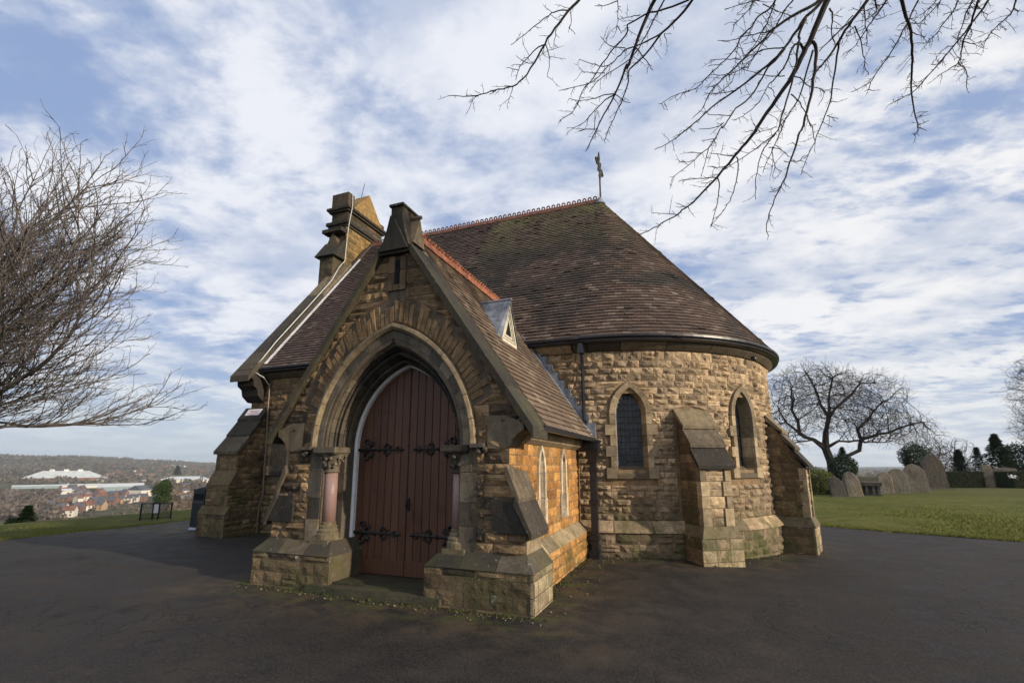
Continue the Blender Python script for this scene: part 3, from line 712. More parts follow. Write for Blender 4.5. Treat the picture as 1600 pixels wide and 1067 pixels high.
# east side masonry with lancets
def blk_l(yc):
    def f(v):
        if .86 < v < 1.55: return (yc - .205, yc + .205)
        if 1.55 <= v < 1.92:
            w = .15 * sqrt(max(0, 1 - ((v - 1.55) / .38) ** 2)) + .03; return (yc - w, yc + w)
        return None
    return f
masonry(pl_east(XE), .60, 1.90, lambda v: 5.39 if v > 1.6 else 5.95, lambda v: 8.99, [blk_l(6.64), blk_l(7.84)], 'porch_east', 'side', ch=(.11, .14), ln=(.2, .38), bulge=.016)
def arch_window(name, origin, ux, nrm, hw, zb, zspring, c, parent, fw=.13, depth=.2, mat='dress', glass='glass', lead=(.11, .13), proud=.03, sill=True, long_short=.1, njamb=4, narch=3, sillmat=None):
    """pointed window: origin (x,y) on wall plane, ux horizontal unit, nrm outward unit"""
    U = Vector(ux); Nn = Vector(nrm); O = Vector((origin[0], origin[1], 0))
    P = lambda u, d, z: tuple(O + U * u + Nn * d + Vector((0, 0, z)))
    # glass
    mb = MB(); pts = [(-hw, zb), (hw, zb)] + [archp(hw, tt, c, zspring) for tt in (1., .8, .6, .4, .2, 0.0001, -.2, -.4, -.6, -.8, -1.)]
    mb.add([P(u, -depth, z) for u, z in pts], [tuple(range(len(pts)))]); 
    win = mb.build(name, glass, parent)
    # dressing blocks
    ch_ = min(.06, fw * .3); prof = lambda wo: [(hw - .0, -depth - .02), (hw + ch_, proud - .03), (hw + ch_ * 1.1, proud), (wo, proud), (wo, -.06)]
    zj = zb - (.20 if sill else 0); H_ = zspring - zj
    for sgn in (-1, 1):
        for k in range(njamb):
            wo = hw + fw + (long_short if k % 2 == (0 if sgn > 0 else 0) else 0)
            z0, z1 = zj + H_ * k / njamb + .003, zj + H_ * (k + 1) / njamb - .003
            r0 = [P(sgn * w, d, z0) for w, d in prof(wo)]; r1 = [P(sgn * w, d, z1) for w, d in prof(wo)]
            if sgn < 0: r0, r1 = r0[::-1], r1[::-1]
            MB().loft([r0, r1], closed=True, tone=(R.random(), R.random(), .5 if R.random() < .15 else 0)).build('dressing_stone', mat, win)
        for k in range(narch):
            t0, t1 = k / narch, (k + 1) / narch; rr = []
            for s_ in range(4):
                tt = max(1e-5, t0 + (t1 - t0) * s_ / 3 + (.004 if s_ == 0 else -.004 if s_ == 3 else 0)); ring = []
                for w, d in prof(hw + fw):
                    x, z = archp(w, tt, c, zspring); ring.append(P(sgn * x, d, z))
                rr.append(ring if sgn > 0 else ring[::-1])
            MB().loft(rr, closed=True, tone=rt()).build('dressing_stone', mat, win)
    if sill:
        w = hw + ch_ * .9; pr = [(-depth, zb + .03), (proud + .004, zb - .13), (proud + .004, zb - .20), (-depth, zb - .20)]
        MB().loft([[P(-w, d, z) for d, z in pr], [P(w, d, z) for d, z in pr]], closed=True, tone=(.5, .4, .45)).build('sill', sillmat or mat, win)
    if lead:
        mb = MB(); n = int(2 * hw / lead[0])
        for i in range(1, n + 1):
            u = -hw + 2 * hw * i / (n + 1); zt = zspring
            q = (hw + c) ** 2 - (abs(u) + c) ** 2; zt = zspring + sqrt(max(q, 0))
            mb.tube([P(u, -depth + .008, zb), P(u, -depth + .008, zt)], .005, 4)
        z = zb + lead[1]
        while z < zspring + (hw + c) * .8:
            w = hw if z < zspring else (archx(hw, z, c, zspring) or 0)
            if w > .03: mb.tube([P(-w, -depth + .010, z), P(w, -depth + .010, z)], .005, 4)
            z += lead[1]
        mb.build('lead_cames', 'ironrust', win)
    return win
for (yc, a, b) in LANC:
    arch_window('lancet_window', (XE, yc), (0, 1, 0), (1, 0, 0), .085, .98, 1.50, .35, church, fw=.095, depth=.10, mat='cream', glass='glassgrey', lead=None, proud=.025, long_short=.05, njamb=2, narch=2)
# eaves cornice + kneeler corbels of porch
for side in (1, -1):
    mx = lambda x: CX + side * (x - CX)
    q = [(XE - .05, 1.88), (XE + .02, 1.88), (XE + .10, 1.93), (XE + .14, 2.00), (XE + .14, 2.05), (XE - .05, 2.10)]
    if side < 0: q = [(mx(x), z) for x, z in q][::-1]
    for i in range(4):
        y0, y1 = 5.72 + 3.3 * i / 4, 5.72 + 3.3 * (i + 1) / 4 - .006
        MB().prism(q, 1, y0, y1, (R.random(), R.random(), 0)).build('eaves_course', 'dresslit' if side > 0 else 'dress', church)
    q = [(XE - .27, 1.80), (XE - .02, 1.80), (XE + .03, 1.83), (XE + .05, 1.90), (XE + .12, 1.97), (XE + .20, 2.02), (XE + .20, 2.10), (XE - .05, 2.20), (XE - .27, 2.20)]
    if side < 0: q = [(mx(x), z) for x, z in q][::-1]
    MB().prism(q, 1, 5.345, 5.70, (.4, .5, .35)).build('kneeler_corbel', 'dress', church)
# coping slabs
SL = 1.46; ZA = 5.06
def cop_pt(x, off=0): return (x, ZA - SL * abs(x - CX) + off)
for side in (1, -1):
    nseg = 5
    for i in range(nseg):
        xa = CX + side * (2.06 - 1.80 * i / nseg); xb = CX + side * (2.06 - 1.80 * (i + 1) / nseg + .004)
        za, zb = cop_pt(xa)[1], cop_pt(xb)[1]; th = .135 + .001 * i
        top = [(xa, za), (xb, zb), (xb, zb - th), (xa, za - th)]
        if side > 0: top = top[::-1]
        if i == 0: top = [(x, z) for x, z in top]
        MB().prism(top, 1, 5.275, 5.86, (R.random(), R.random(), .15 if side < 0 else .55)).build('gable_coping', 'coping', church)
# apex stone
mb = MB()
mb.prism([(CX - .27, 4.56), (CX + .27, 4.56), (CX + .15, 4.93), (CX + .10, 5.16), (CX - .10, 5.16), (CX - .15, 4.93)], 1, 5.285, 5.78, (.3, .2, .5))
mb.prism([(CX - .24, 4.60), (CX + .24, 4.60), (CX, 5.08)], 1, 5.245, 5.31, (.2, .2, .8))
mb.box(CX - .098, CX + .098, 5.31, 5.70, 5.15, 5.30, (.6, .4, .3)); mb.box(CX - .12, CX + .12, 5.28, 5.73, 5.30, 5.335, (.4, .4, .4))
fin = mb.build('apex_stone', 'coping', church)
for side in (-1, 1):
    mb = MB(); x0, x1 = sorted((CX + side * .08, CX + side * .25))
    mb.prism([(5.39, 4.74), (5.69, 4.74), (5.54, 5.18)], 0, x0, x1, (.6, .6, .2)); mb.tube([(x0, 5.54, 5.19), (x1 + .02 * side, 5.54, 5.19)], .03, 7)
    mb.build('gablet', 'dress' if side > 0 else 'coping', fin)
# slit window in the gable
MB().box(CX - .012, CX + .052, 5.36, 5.44, 4.12, 4.42).prism([(CX - .022, 4.40), (CX + .062, 4.40), (CX + .055, 4.46), (CX + .02, 4.51), (CX - .015, 4.46)], 1, 5.36, 5.44).build('slit_window', 'darkvoid', church)
mb = MB()
mb.box(CX - .125, CX - .026, 5.355, 5.41, 4.03, 4.29, rt(.2)); mb.box(CX - .125, CX - .028, 5.352, 5.41, 4.297, 4.55, rt(.1)); mb.box(CX + .066, CX + .165, 5.355, 5.41, 4.03, 4.32, rt(.1)); mb.box(CX + .068, CX + .165, 5.352, 5.41, 4.327, 4.55, rt(.3)); mb.box(CX - .024, CX + .064, 5.35, 5.40, 4.03, 4.115, rt(.6))
mb.build('slit_dressing', 'front', church)
# step and threshold
MB().box(-4.84, -2.87, 5.15, 5.30, -.3, .095, (.5, .5, .1)).box(-4.60, -3.04, 5.30, 5.95, -.3, .118, (.4, .4, .4)).build('doorstep', 'step', church)

# ---------------- door -----------------
ZD = .125; DW = .865; YD = 5.865
fr = MB()
for side in (-1, 1):
    prof = [(DW - .01, 5.92), (DW - .01, 5.81), (.895, 5.79), (.975, 5.79), (.975, 5.92)]
    rr = []
    for z in (ZD, 1.0): rr.append([(CX + side * w, y, z) for w, y in prof])
    for s_ in range(17):
        tt = max(1e-5, 1 - s_ / 16); rr.append([(CX + side * archp(w, tt)[0], y, archp(w, tt)[1]) for w, y in prof])
    rr = [r_ if side < 0 else r_[::-1] for r_ in rr]; fr.loft(rr, closed=True)
fr.build('door_frame', 'whitepaint', church)
NP = 7; pw = DW / NP; HN = {}
for side in (-1, 1):
    bk = MB(); poly = [(0.004, ZD)] + [(DW - .004, ZD)] + [archp(DW - .004, tt) for tt in (1, .85, .7, .55, .4, .25, .12)] + [(0.004, archp(DW - .004, 1e-5)[1])]
    q = [(CX + side * x, z) for x, z in poly]
    if side < 0: q = q[::-1]
    leaf = bk.prism(q, 1, YD + .012, YD + .05, (.2, .2, 0)).build('door_leaf', 'door', church)
    for i in range(NP):
        a, b = .006 + i * pw, .006 + (i + 1) * pw - .006
        g_ = .006
        def top(x): return ZS + sqrt(max(0, (DW + cw(DW) - .006) ** 2 - (x + cw(DW)) ** 2))
        xs_ = [a, a + g_, (a + b) / 2, b - g_, b]
        fr_ = [(x, ZD + .01, YD + (.010 if k in (0, 4) else 0)) for k, x in enumerate(xs_)]
        vs = [(CX + side * x, y, z) for x, z, y in fr_] + [(CX + side * x, y, top(min(x, DW - .007))) for x, z, y in fr_]
        fs = [(k, k + 1, k + 6, k + 5) for k in range(4)]
        if side < 0: fs = [f[::-1] for f in fs]
        MB().add(vs, fs, (R.random(), .5, 0)).build('door_plank', 'door', leaf)
    x0, x1 = sorted((CX + side * .006, CX + side * (DW - .004)))
    MB().box(x0, x1, YD - .012, YD + .005, ZD + .005, ZD + .20, (.6, .5, 0)).build('kick_board', 'door', leaf)
    # strap hinges
    for zh in (.665, 1.825):
        mb = MB(); y = YD - .012
        X = lambda u: CX + side * (DW - u)    # u measured from the hinge side
        def flat(pts, r): mb.tube([(X(u), y, zh + v) for u, v in pts], r, 6, sx=1., sy=1.)
        flat([(-.01, 0), (.18, 0), (.40, 0), (.62, 0), (.76, 0)], [.026, .022, .016, .014, .010])
        for s2 in (-1, 1):
            # big scroll
            flat([(.20, .01 * s2), (.13, .05 * s2), (.10, .10 * s2), (.13, .145 * s2), (.18, .14 * s2), (.19, .10 * s2), (.165, .085 * s2)], [.018, .018, .018, .017, .016, .014, .018])
            flat([(.20, .03 * s2), (.25, .085 * s2), (.23, .125 * s2)], [.010, .022, .006]); flat([(.245, .085 * s2), (.285, .10 * s2)], [.02, .006]); flat([(.245, .075 * s2), (.29, .055 * s2)], [.018, .006])
            flat([(.47, .0), (.46, .05 * s2), (.49, .085 * s2), (.53, .07 * s2), (.525, .045 * s2)], [.012, .014, .013, .012, .014])
            flat([(.53, .0), (.565, .04 * s2), (.59, .055 * s2)], [.010, .012, .005])
            flat([(.66, 0), (.68, .03 * s2), (.70, .045 * s2)], [.012, .016, .006])
        flat([(.33, 0), (.36, 0), (.39, 0)], [.012, .034, .012]); flat([(.72, 0), (.76, 0), (.79, 0)], [.02, .024, .004])
        mb.build('strap_hinge', 'iron', leaf)
    if side > 0:
        mb = MB(); xh = CX + .035
        mb.box(xh - .018, xh + .018, YD - .012, YD, .98, 1.16); mb.tube([(xh, YD - .012, 1.12)] + [(xh + .0 + .028 * sin(a), YD - .04, 1.06 + .055 * cos(a)) for a in [2 * pi * k / 12 for k in range(13)]], .008, 6)
        mb.build('ring_handle', 'iron', leaf)

# ---------------- nave + apse walls -----------------
XWST = -10.78
mb = MB(); mb.box(XWST + .05, XC, YW + .03, YW + .45, -.5, 3.95); 
WALLS['nave'] = mb.build('nave_wall', 'mortar', church)
mb = MB(); mb.box(XWST + .04, XWST + .55, YW + .45, 16.7, -.5, 3.95); mb.prism([(8.8, 3.95), (16.96, 3.95), (12.88, 9.15)], 0, XWST + .04, XWST + .50)
WALLS['west'] = mb.build('west_gable_wall', 'mortar', church)
mb = MB(); A_ = [radians(-92 + 4 * k) for k in range(47)]
rr = [[(XC + RA * cos(a), YC + RA * sin(a), -.5), (XC + RA * cos(a), YC + RA * sin(a), 3.95), (XC + (RA - .3) * cos(a), YC + (RA - .3) * sin(a), 3.95)] for a in A_]
# leave window openings as shallow recess: stones surround, backing set behind glass
WINA = [radians(-74.5), radians(-37.0), radians(3.)]
BUTA = [radians(-57.0), radians(-17.0)]
def back_cyl(r_, zr0, zr1):
    m_ = MB(); N_ = 184
    for k in range(N_):
        a0, a1 = radians(-92 + k), radians(-91 + k); am = (a0 + a1) / 2
        inw = any(abs(am - w) * RA < .30 for w in WINA)
        zz_ = [(-.5, 1.52), (2.95, 3.95)] if inw else [(-.5, 3.95)]
        for za, zb in zz_:
            m_.add([(XC + r_ * cos(a0), YC + r_ * sin(a0), za), (XC + r_ * cos(a1), YC + r_ * sin(a1), za), (XC + r_ * cos(a1), YC + r_ * sin(a1), zb), (XC + r_ * cos(a0), YC + r_ * sin(a0), zb)], [(0, 1, 2, 3)])
    return m_
WALLS['apse'] = back_cyl(RA - .03, 0, 0).build('apse_wall', 'mortarlit', church)
# windows of apse
for wa in WINA:
    nrm = (cos(wa), sin(wa), 0); ux = (-sin(wa), cos(wa), 0)
    arch_window('apse_window', (XC + (RA + .0) * cos(wa), YC + (RA + .0) * sin(wa)), ux, nrm, .235, 1.56, 2.56, .30, church, fw=.155, depth=.24, mat='dresslit', lead=(.085, .12), proud=.012, long_short=.09, njamb=6, narch=2, sillmat='dress')
def blk_w(wa, r_=RA):
    def f(v):
        if not (1.36 < v < 3.26): return None
        if v < 2.56:
            k = int((v - 1.36) / (1.20 / 6)); w = .39 + (.09 if k % 2 == 0 else 0)
        else:
            w = archx(.39, v, .30, 2.56)
            if w is None: return None
        return (wa * r_ - w, wa * r_ + w)
    return f
def blk_b(ba, r_=RA, ztop=2.62, hw=.31):
    return lambda v: (ba * r_ - hw, ba * r_ + hw) if v < ztop else None
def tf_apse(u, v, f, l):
    if v < 1.25: return (R.random(), R.random() * .45, R.uniform(.15, .55) * (1.25 - v) / 1.0 + (.3 if R.random() < .15 else 0))  # low stones darkened: weak buttress shade put into their tone, along with dirt
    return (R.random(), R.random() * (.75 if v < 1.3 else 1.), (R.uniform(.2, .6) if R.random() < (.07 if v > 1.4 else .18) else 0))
U0, U1 = radians(-90) * RA, radians(20) * RA
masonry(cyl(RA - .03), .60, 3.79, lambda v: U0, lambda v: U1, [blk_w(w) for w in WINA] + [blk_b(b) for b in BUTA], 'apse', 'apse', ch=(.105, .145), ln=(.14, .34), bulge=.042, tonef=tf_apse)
RP = RA + .13
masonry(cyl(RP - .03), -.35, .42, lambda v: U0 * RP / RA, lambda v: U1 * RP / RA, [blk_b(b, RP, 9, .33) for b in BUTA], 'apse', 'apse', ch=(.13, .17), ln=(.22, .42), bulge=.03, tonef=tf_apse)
mb = MB()
for k in range(55):
    a0, a1 = radians(-90 + 2 * k), radians(-88 + 2 * k)
    mb.add([(XC + (RP - .03) * cos(a), YC + (RP - .03) * sin(a), z) for a, z in ((a0, -.5), (a1, -.5), (a1, .42), (a0, .42))], [(0, 1, 2, 3)])
mb.build('apse_plinth', 'mortarlit', church)
k = -90.
while k < 20:
    w = R.uniform(7, 11); a0, a1 = radians(k + .1), radians(min(k + w, 20) - .1)
    rr = []
    for s_ in range(4):
        a = a0 + (a1 - a0) * s_ / 3; rr.append([(XC + r_ * cos(a), YC + r_ * sin(a), z) for r_, z in ((RA - .06, .42), (RP + .015, .42), (RP + .01, .45), (RA + .0, .615), (RA - .06, .615))])
    MB().loft(rr, closed=True, tone=rt(R.choice([0, 0, .3]))).build('plinth_chamfer', 'apse', WALLS['apse']); k += w
# straight nave masonry: right bit (X -2.6..-2.15 merges) and left bay, window left
def blk_nw(v):
    if not (1.36 < v < 2.86): return None
    if v < 2.3: return (-9.62 - .36, -9.62 + .36)
    w = archx(.36, v, .30, 2.30); return (-9.62 - w, -9.62 + w) if w else None
masonry(pl_front(YW + .03), -.05, 3.79, lambda v: XWST, lambda v: -5.45, [blk_nw], 'nave', 'nave', bulge=.028)
masonry(pl_front(YW + .03), -.05, 3.79, lambda v: -5.45, lambda v: -2.17, [], 'nave', 'nave', bulge=.028, occl=.05)
masonry(pl_front(YW + .03), 2.0, 3.79, lambda v: -3.6, lambda v: -2.16, [], 'nave', 'apse', bulge=.034)
arch_window('nave_window', (-9.62, YW), (1, 0, 0), (0, -1, 0), .21, 1.56, 2.30, .30, church, fw=.14, depth=.22, mat='dress', lead=(.085, .12), sillmat='slab')
masonry(pl_west(XWST + .04), -.2, 3.6, lambda v: -16., lambda v: -YW, [], 'west', 'nave', bulge=.028, occl=0, ch=(.2, .3), ln=(.4, .8))
# cornice under gutter (segments) & gutter
def sweep_eave(prof, a0, a1, mat, name, par, tone=(.5, .5, 0), seg=1, smooth=False):
    rr = []
    for s_ in range(seg + 1):
        a = a0 + (a1 - a0) * s_ / seg; rr.append([(XC + (RA + d) * cos(a), YC + (RA + d) * sin(a), z) for d, z in prof])
    return MB().loft(rr, closed=True, tone=tone).build(name, mat, par, smooth=smooth)
CP = [(-.06, 3.79), (.02, 3.79), (.05, 3.815), (.09, 3.85), (.13, 3.89), (.14, 3.93), (-.06, 3.93)]
k = -90.
for w in (4, 9.5, 13, 14, 15, 13, 14, 15, 13, 14, 15, 12, 14, 16):
    sweep_eave(CP, radians(k + .12), radians(k + w - .12), 'dress', 'cornice_stone', church, (R.random(), R.random() * .6, R.choice([.3, .8, .5])), 6); k += w
for (xa, xb) in ((-10.2, -8.9), (-8.89, -7.5), (-7.49, -6.2), (-6.19, -5.0), (-4.99, -3.6), (-3.59, -2.9), (-2.89, -2.17)):
    MB().loft([[(x, YW - d, z) for d, z in CP[::-1]] for x in (xa, xb)], closed=True, tone=(R.random(), R.random(), R.choice([.1, .5, .3]))).build('cornice_stone', 'dress', church)
GP = [(.10, 3.925), (.20, 3.925), (.26, 3.95), (.245, 3.98), (.285, 4.01), (.285, 4.05), (.265, 4.05), (.10, 4.0)]
gm = MB(); rr = []
for x in (-10.25, -2.16): rr.append([(x, YW - d, z) for d, z in GP])
for s_ in range(0, 61): a = radians(-90 + 3 * s_); rr.append([(XC + (RA + d) * cos(a), YC + (RA + d) * sin(a), z) for d, z in GP])
gm.loft(rr, closed=True); gm.build('gutter', 'gutter', church)
# small camera/light below the gutter
ca = radians(-31.5); q = (XC + (RA + .13) * cos(ca), YC + (RA + .13) * sin(ca))
MB().lathe([(.045, 3.72), (.055, 3.75), (.055, 3.80), (.03, 3.82)], q, 12).build('dome_lamp', 'gutter', church, smooth=True)

# ---------------- roofs -----------------
ZE, ZR = 4.03, 9.24; RE = RA + .24; KS = (ZR - ZE) / RE
def add_tile(p0, p1, p2, p3, nrm, tone, grp, mat, th=.018, lift=.0):
    """p0,p1 lower edge; p2,p3 upper edge"""
    n_ = Vector(nrm); P_ = [Vector(p) for p in (p0, p1, p2, p3)]
    hi = [P_[0] + n_ * (th + .012 + lift), P_[1] + n_ * (th + .012 + lift), P_[2] + n_ * .004, P_[3] + n_ * .004]
    lo = [P_[0] + n_ * (.006 + lift), P_[1] + n_ * (.006 + lift)]
    vs = hi + lo; fs = [(0, 1, 2, 3), (4, 5, 1, 0), (4, 0, 3), (5, 2, 1)]
    TILES.append((pix_score([P_[0], P_[1], P_[2], P_[3]], nrm), vs, fs, tone, grp, mat))
SLN = sqrt(RE ** 2 + (ZR - ZE) ** 2); gauge = .108; NC = int(SLN / gauge); gauge = SLN / NC
mb = MB(); mb.add([(-10.4, YC - RE, ZE), (XC, YC - RE, ZE), (XC, YC, ZR), (-10.4, YC, ZR), (-10.4, YC + RE, ZE), (XC, YC + RE, ZE)], [(0, 1, 2, 3), (3, 2, 5, 4)])
N_ = 60
for k in range(N_):
    a0, a1 = -pi / 2 + pi * k / N_, -pi / 2 + pi * (k + 1) / N_
    mb.add([(XC + RE * cos(a0), YC + RE * sin(a0), ZE), (XC + RE * cos(a1), YC + RE * sin(a1), ZE), (XC, YC, ZR)], [(0, 1, 2)])
ROOF = {}; ROOF['main'] = mb.build('nave_roof', 'tile', church)
nS = Vector((0, -(ZR - ZE), RE)).normalized()
for j in range(NC):
    f0, f1 = j / NC, min(1., (j + 1.25) / NC)
    y0, z0 = YC - RE * (1 - f0), ZE + (ZR - ZE) * f0; y1, z1 = YC - RE * (1 - f1), ZE + (ZR - ZE) * f1
    tw = .165; x = -10.30 - (tw / 2 if j % 2 else 0) + .06
    while x < XC:
        xa, xb = max(x, -10.28), min(x + tw - .004, XC)
        jig = R.uniform(-.008, .008) - (.03 if R.random() < .012 else 0); s_ = (jig * .6)
        # skip those hidden under the porch roof
        hid = (CX - 1.9 < x < CX + 1.6) and z1 < ZA - SL * abs(x - CX) - .25
        if xb - xa > .03 and not hid:
            grp = 'tileleft' if x < -5.6 else 'tile'
            add_tile((xa, y0 + s_, z0 + s_ * KS), (xb, y0 + s_ + R.uniform(-.003, .003), z0 + s_ * KS), (xb, y1, z1), (xa, y1, z1), nS, (R.random(), R.random(), 0), 'main', grp, lift=R.uniform(0, .006) + (.014 if R.random() < .03 else 0))
        x += tw
for j in range(NC - 1):
    f0, f1 = j / NC, min(1., (j + 1.25) / NC); r0, r1 = RE * (1 - f0), RE * (1 - f1); z0, z1 = ZE + (ZR - ZE) * f0, ZE + (ZR - ZE) * f1
    nt = max(6, int(pi * 1.0 * r0 / .165)); off = .5 * (j % 2)
    for k in range(nt + 1):
        a0, a1 = -pi / 2 + pi * (k - off) / nt, -pi / 2 + pi * (k - off + 1) / nt - .004 / max(r0, .3)
        a0 = max(a0, -pi / 2); a1 = min(a1, radians(75))
        if a1 - a0 < .1 / nt: continue
        am = (a0 + a1) / 2; n_ = Vector((cos(am) * (ZR - ZE), sin(am) * (ZR - ZE), RE)).normalized(); jr = R.uniform(-.008, .008) + (.03 if R.random() < .012 else 0)
        c_ = lambda r_, a, z: (XC + r_ * cos(a), YC + r_ * sin(a), z)
        add_tile(c_(r0 + jr, a0, z0 - jr * KS), c_(r0 + jr, a1, z0 - jr * KS), c_(r1, a1, z1), c_(r1, a0, z1), n_, (R.random(), R.random(), 0), 'main', 'tile', lift=R.uniform(0, .006) + (.014 if R.random() < .03 else 0))
# porch roof
XEV = 2.03; ZEV = 2.085; ZPR = ZEV + SL * XEV - .0; 
mb = MB()
ymain = lambda z: max(YW + .02, YC - RE + max(0, (z - ZE)) / KS)
for side in (-1, 1):
    pts = [(CX + side * XEV, 5.70, ZEV), (CX + side * XEV, YW + .03, ZEV), (CX + side * (ZPR - ZE) / SL, YW + .05, ZE), (CX, YC - RE + (ZPR - ZE) / KS + .05, ZPR), (CX, 5.70, ZPR)]
    mb.add(pts, [(0, 1, 2, 3, 4) if side > 0 else (4, 3, 2, 1, 0)])
ROOF['porch'] = mb.build('porch_roof', 'tileporch', church)
SLP = sqrt(XEV ** 2 + (ZPR - ZEV) ** 2); NCp = int(SLP / .112)
for side in (1, -1):
    n_ = Vector((side * SL, 0, 1)).normalized()
    for j in range(NCp):
        f0, f1 = j / NCp, min(1., (j + 1.25) / NCp); xa, xb = CX + side * XEV * (1 - f0), CX + side * XEV * (1 - f1); za, zb = ZEV + (ZPR - ZEV) * f0, ZEV + (ZPR - ZEV) * f1
        y = 5.86 - (.08 if j % 2 else 0); ye = ymain((za + zb) / 2) + .02
        while y < ye:
            a, b = max(y, 5.86), min(y + .161, ye); x_d = abs((xa + xb) / 2 - CX); zz_ = (za + zb) / 2
            indorm = side > 0 and abs(y + .08 - 7.22) < .44 * max(0., (4.42 - zz_) / .8 if zz_ > 3.60 else 0) 
            if b - a > .03 and not indorm:
                p = [(xa, a, za), (xa, b, za), (xb, b, zb), (xb, a, zb)]
                if side < 0: p = [p[1], p[0], p[3], p[2]]
                add_tile(p[0], p[1], p[2], p[3], n_, (R.random(), R.random(), 0), 'porch', 'tileporch', lift=R.uniform(0, .007))
            y += .165
    x0, x1 = sorted((CX + side * (XEV - .03), CX + side * (XEV + .035)))
    MB().box(x0, x1, 5.75, YW - .02, ZEV - .055, ZEV + .01).build('gutter', 'gutter', church)
# ridge tiles with rings
def ridge_mesh(mat, L=.32, rr=.046, roll=.07):
    mb = MB(); sec = [(-.11, -.14), (-.05, -.01), (0, .03), (.05, -.01), (.11, -.14)]
    mb.loft([[(0.003, y, z) for y, z in sec], [(L - .003, y, z) for y, z in sec]], closed=True)
    for k in range(2):
        cx_ = L * (.25 + .5 * k)
        ring = [(cx_ + rr * cos(a), 0, .06 + rr * sin(a)) for a in [pi * (-.22 + 1.44 * q / 9) for q in range(10)]]
        mb.tube(ring, .021, 5)
    return mb.mesh('ridge_tile', mat)
rm = ridge_mesh('ridge'); x = XC - .06 - .32; first = True
while x > -10.3:
    o = bpy.data.objects.new('ridge_tile', rm); COL.objects.link(o); o.parent = ROOF['main']; o.location = Vector((x, YC, ZR + .06 + R.uniform(-.004, .004))) - WLOC[ROOF['main'].name]; o.rotation_euler = (0, R.uniform(-.01, .01), 0)
    x -= .32
mbr = MB(); L = .30
mbr.loft([[(0.003, y, z) for y, z in ((-.11, -.14), (-.05, .0), (0, .03), (.05, .0), (.11, -.14))], [(L - .003, y, z) for y, z in ((-.11, -.14), (-.05, .0), (0, .03), (.05, .0), (.11, -.14))]], closed=True)
for k in range(3):
    cx_ = L * (1 / 6 + k / 3); mbr.tube([(cx_ + .036 * cos(a), 0, .070 + .040 * sin(a)) for a in [2 * pi * q / 10 for q in range(11)]], .016, 5)
mbr.box(.0, L, -.012, .012, .02, .05)
rp = mbr.mesh('crest_tile', 'ridgeorange'); y = 5.80
while y < YC - RE + (ZPR - ZE) / KS - .15:
    o = bpy.data.objects.new('crest_tile', rp); COL.objects.link(o); o.parent = ROOF['porch']; o.location = Vector((CX, y, ZPR + .05)) - WLOC[ROOF['porch'].name]; o.rotation_euler = (0, 0, pi / 2); y += .30
# dormer on the porch roof
xd = -2.83; yd = 7.20; zb_ = ZPR - SL * (xd - CX); hw_, hh_ = .37, .74; xr_ = CX + (ZPR - (zb_ + hh_)) / SL
mb = MB()
for sgn in (-1, 1):
    p = [(xd + .05, yd + sgn * (hw_ + .06), zb_ - .06), (xd + .05, yd, zb_ + hh_ + .03), (xr_ - .02, yd, zb_ + hh_ + .03), (xd - .02, yd + sgn * (hw_ + .07), zb_ + .02)]
    q = [(a, b, c - .04) for a, b, c in p]
    mb.add(p + q, [(0, 1, 2, 3), (7, 6, 5, 4), (0, 4, 5, 1), (1, 5, 6, 2), (2, 6, 7, 3), (3, 7, 4, 0)] if sgn > 0 else [(3, 2, 1, 0), (4, 5, 6, 7), (1, 5, 4, 0), (2, 6, 5, 1), (3, 7, 6, 2), (0, 4, 7, 3)])
mb.tube([(xd + .07, yd, zb_ + hh_ + .03), (xr_, yd, zb_ + hh_ + .03)], .025, 8)
mb.add([(xd + .06, yd - .46, zb_ - .10), (xd + .06, yd + .46, zb_ - .10), (xd + .20, yd + .46, zb_ - .285), (xd + .20, yd - .46, zb_ - .285), (xd - .02, yd - .46, zb_ + .04), (xd - .02, yd + .46, zb_ + .04)], [(3, 2, 1, 0), (0, 1, 5, 4)])
dorm = mb.build('dormer', 'lead', church)
mb = MB(); tri = [(yd - hw_, zb_ - .02), (yd + hw_, zb_ - .02), (yd, zb_ + hh_ - .02)]
for i in range(3):
    a, b = Vector(tri[i] + (0,)), Vector(tri[(i + 1) % 3] + (0,)); cc_ = Vector((yd, zb_ + .22, 0))
    for (s0, s1, xo) in ((1., .80, .03), (.72, .60, .022), (.52, .38, .015)):
        q = [cc_ + (a - cc_) * s0, cc_ + (b - cc_) * s0, cc_ + (b - cc_) * s1, cc_ + (a - cc_) * s1]
        mb.add([(xd + xo, p.x, p.y) for p in q] + [(xd - .03, p.x, p.y) for p in q], [(0, 1, 2, 3), (3, 2, 6, 7), (1, 0, 4, 5)])
mb.build('triangular_frame', 'creamwood', dorm)
MB().add([(xd - .0, y, z) for y, z in tri], [(0, 1, 2)]).build('vent_opening', 'darkvoid', dorm)
# stepped lead flashing on nave wall against the porch roof (east side)
for side in (1, -1):
    for i in range(12):
        f = i / 12; xx_ = CX + side * (XEV - .02 - (XEV - .62) * f); zz_ = ZPR - SL * abs(xx_ - CX)
        x0, x1 = sorted((xx_ + side * .05, xx_ - side * .17))
        q = [(x0, zz_ - .02), (x1, zz_ - .02), (x1, zz_ + .16 + SL * .08), (x0, zz_ + .16 + SL * .08)]
        if zz_ < 3.75: MB().prism(q, 1, YW - .055 - .004 * (i % 2), YW + .02).build('lead_flashing', 'lead', church)
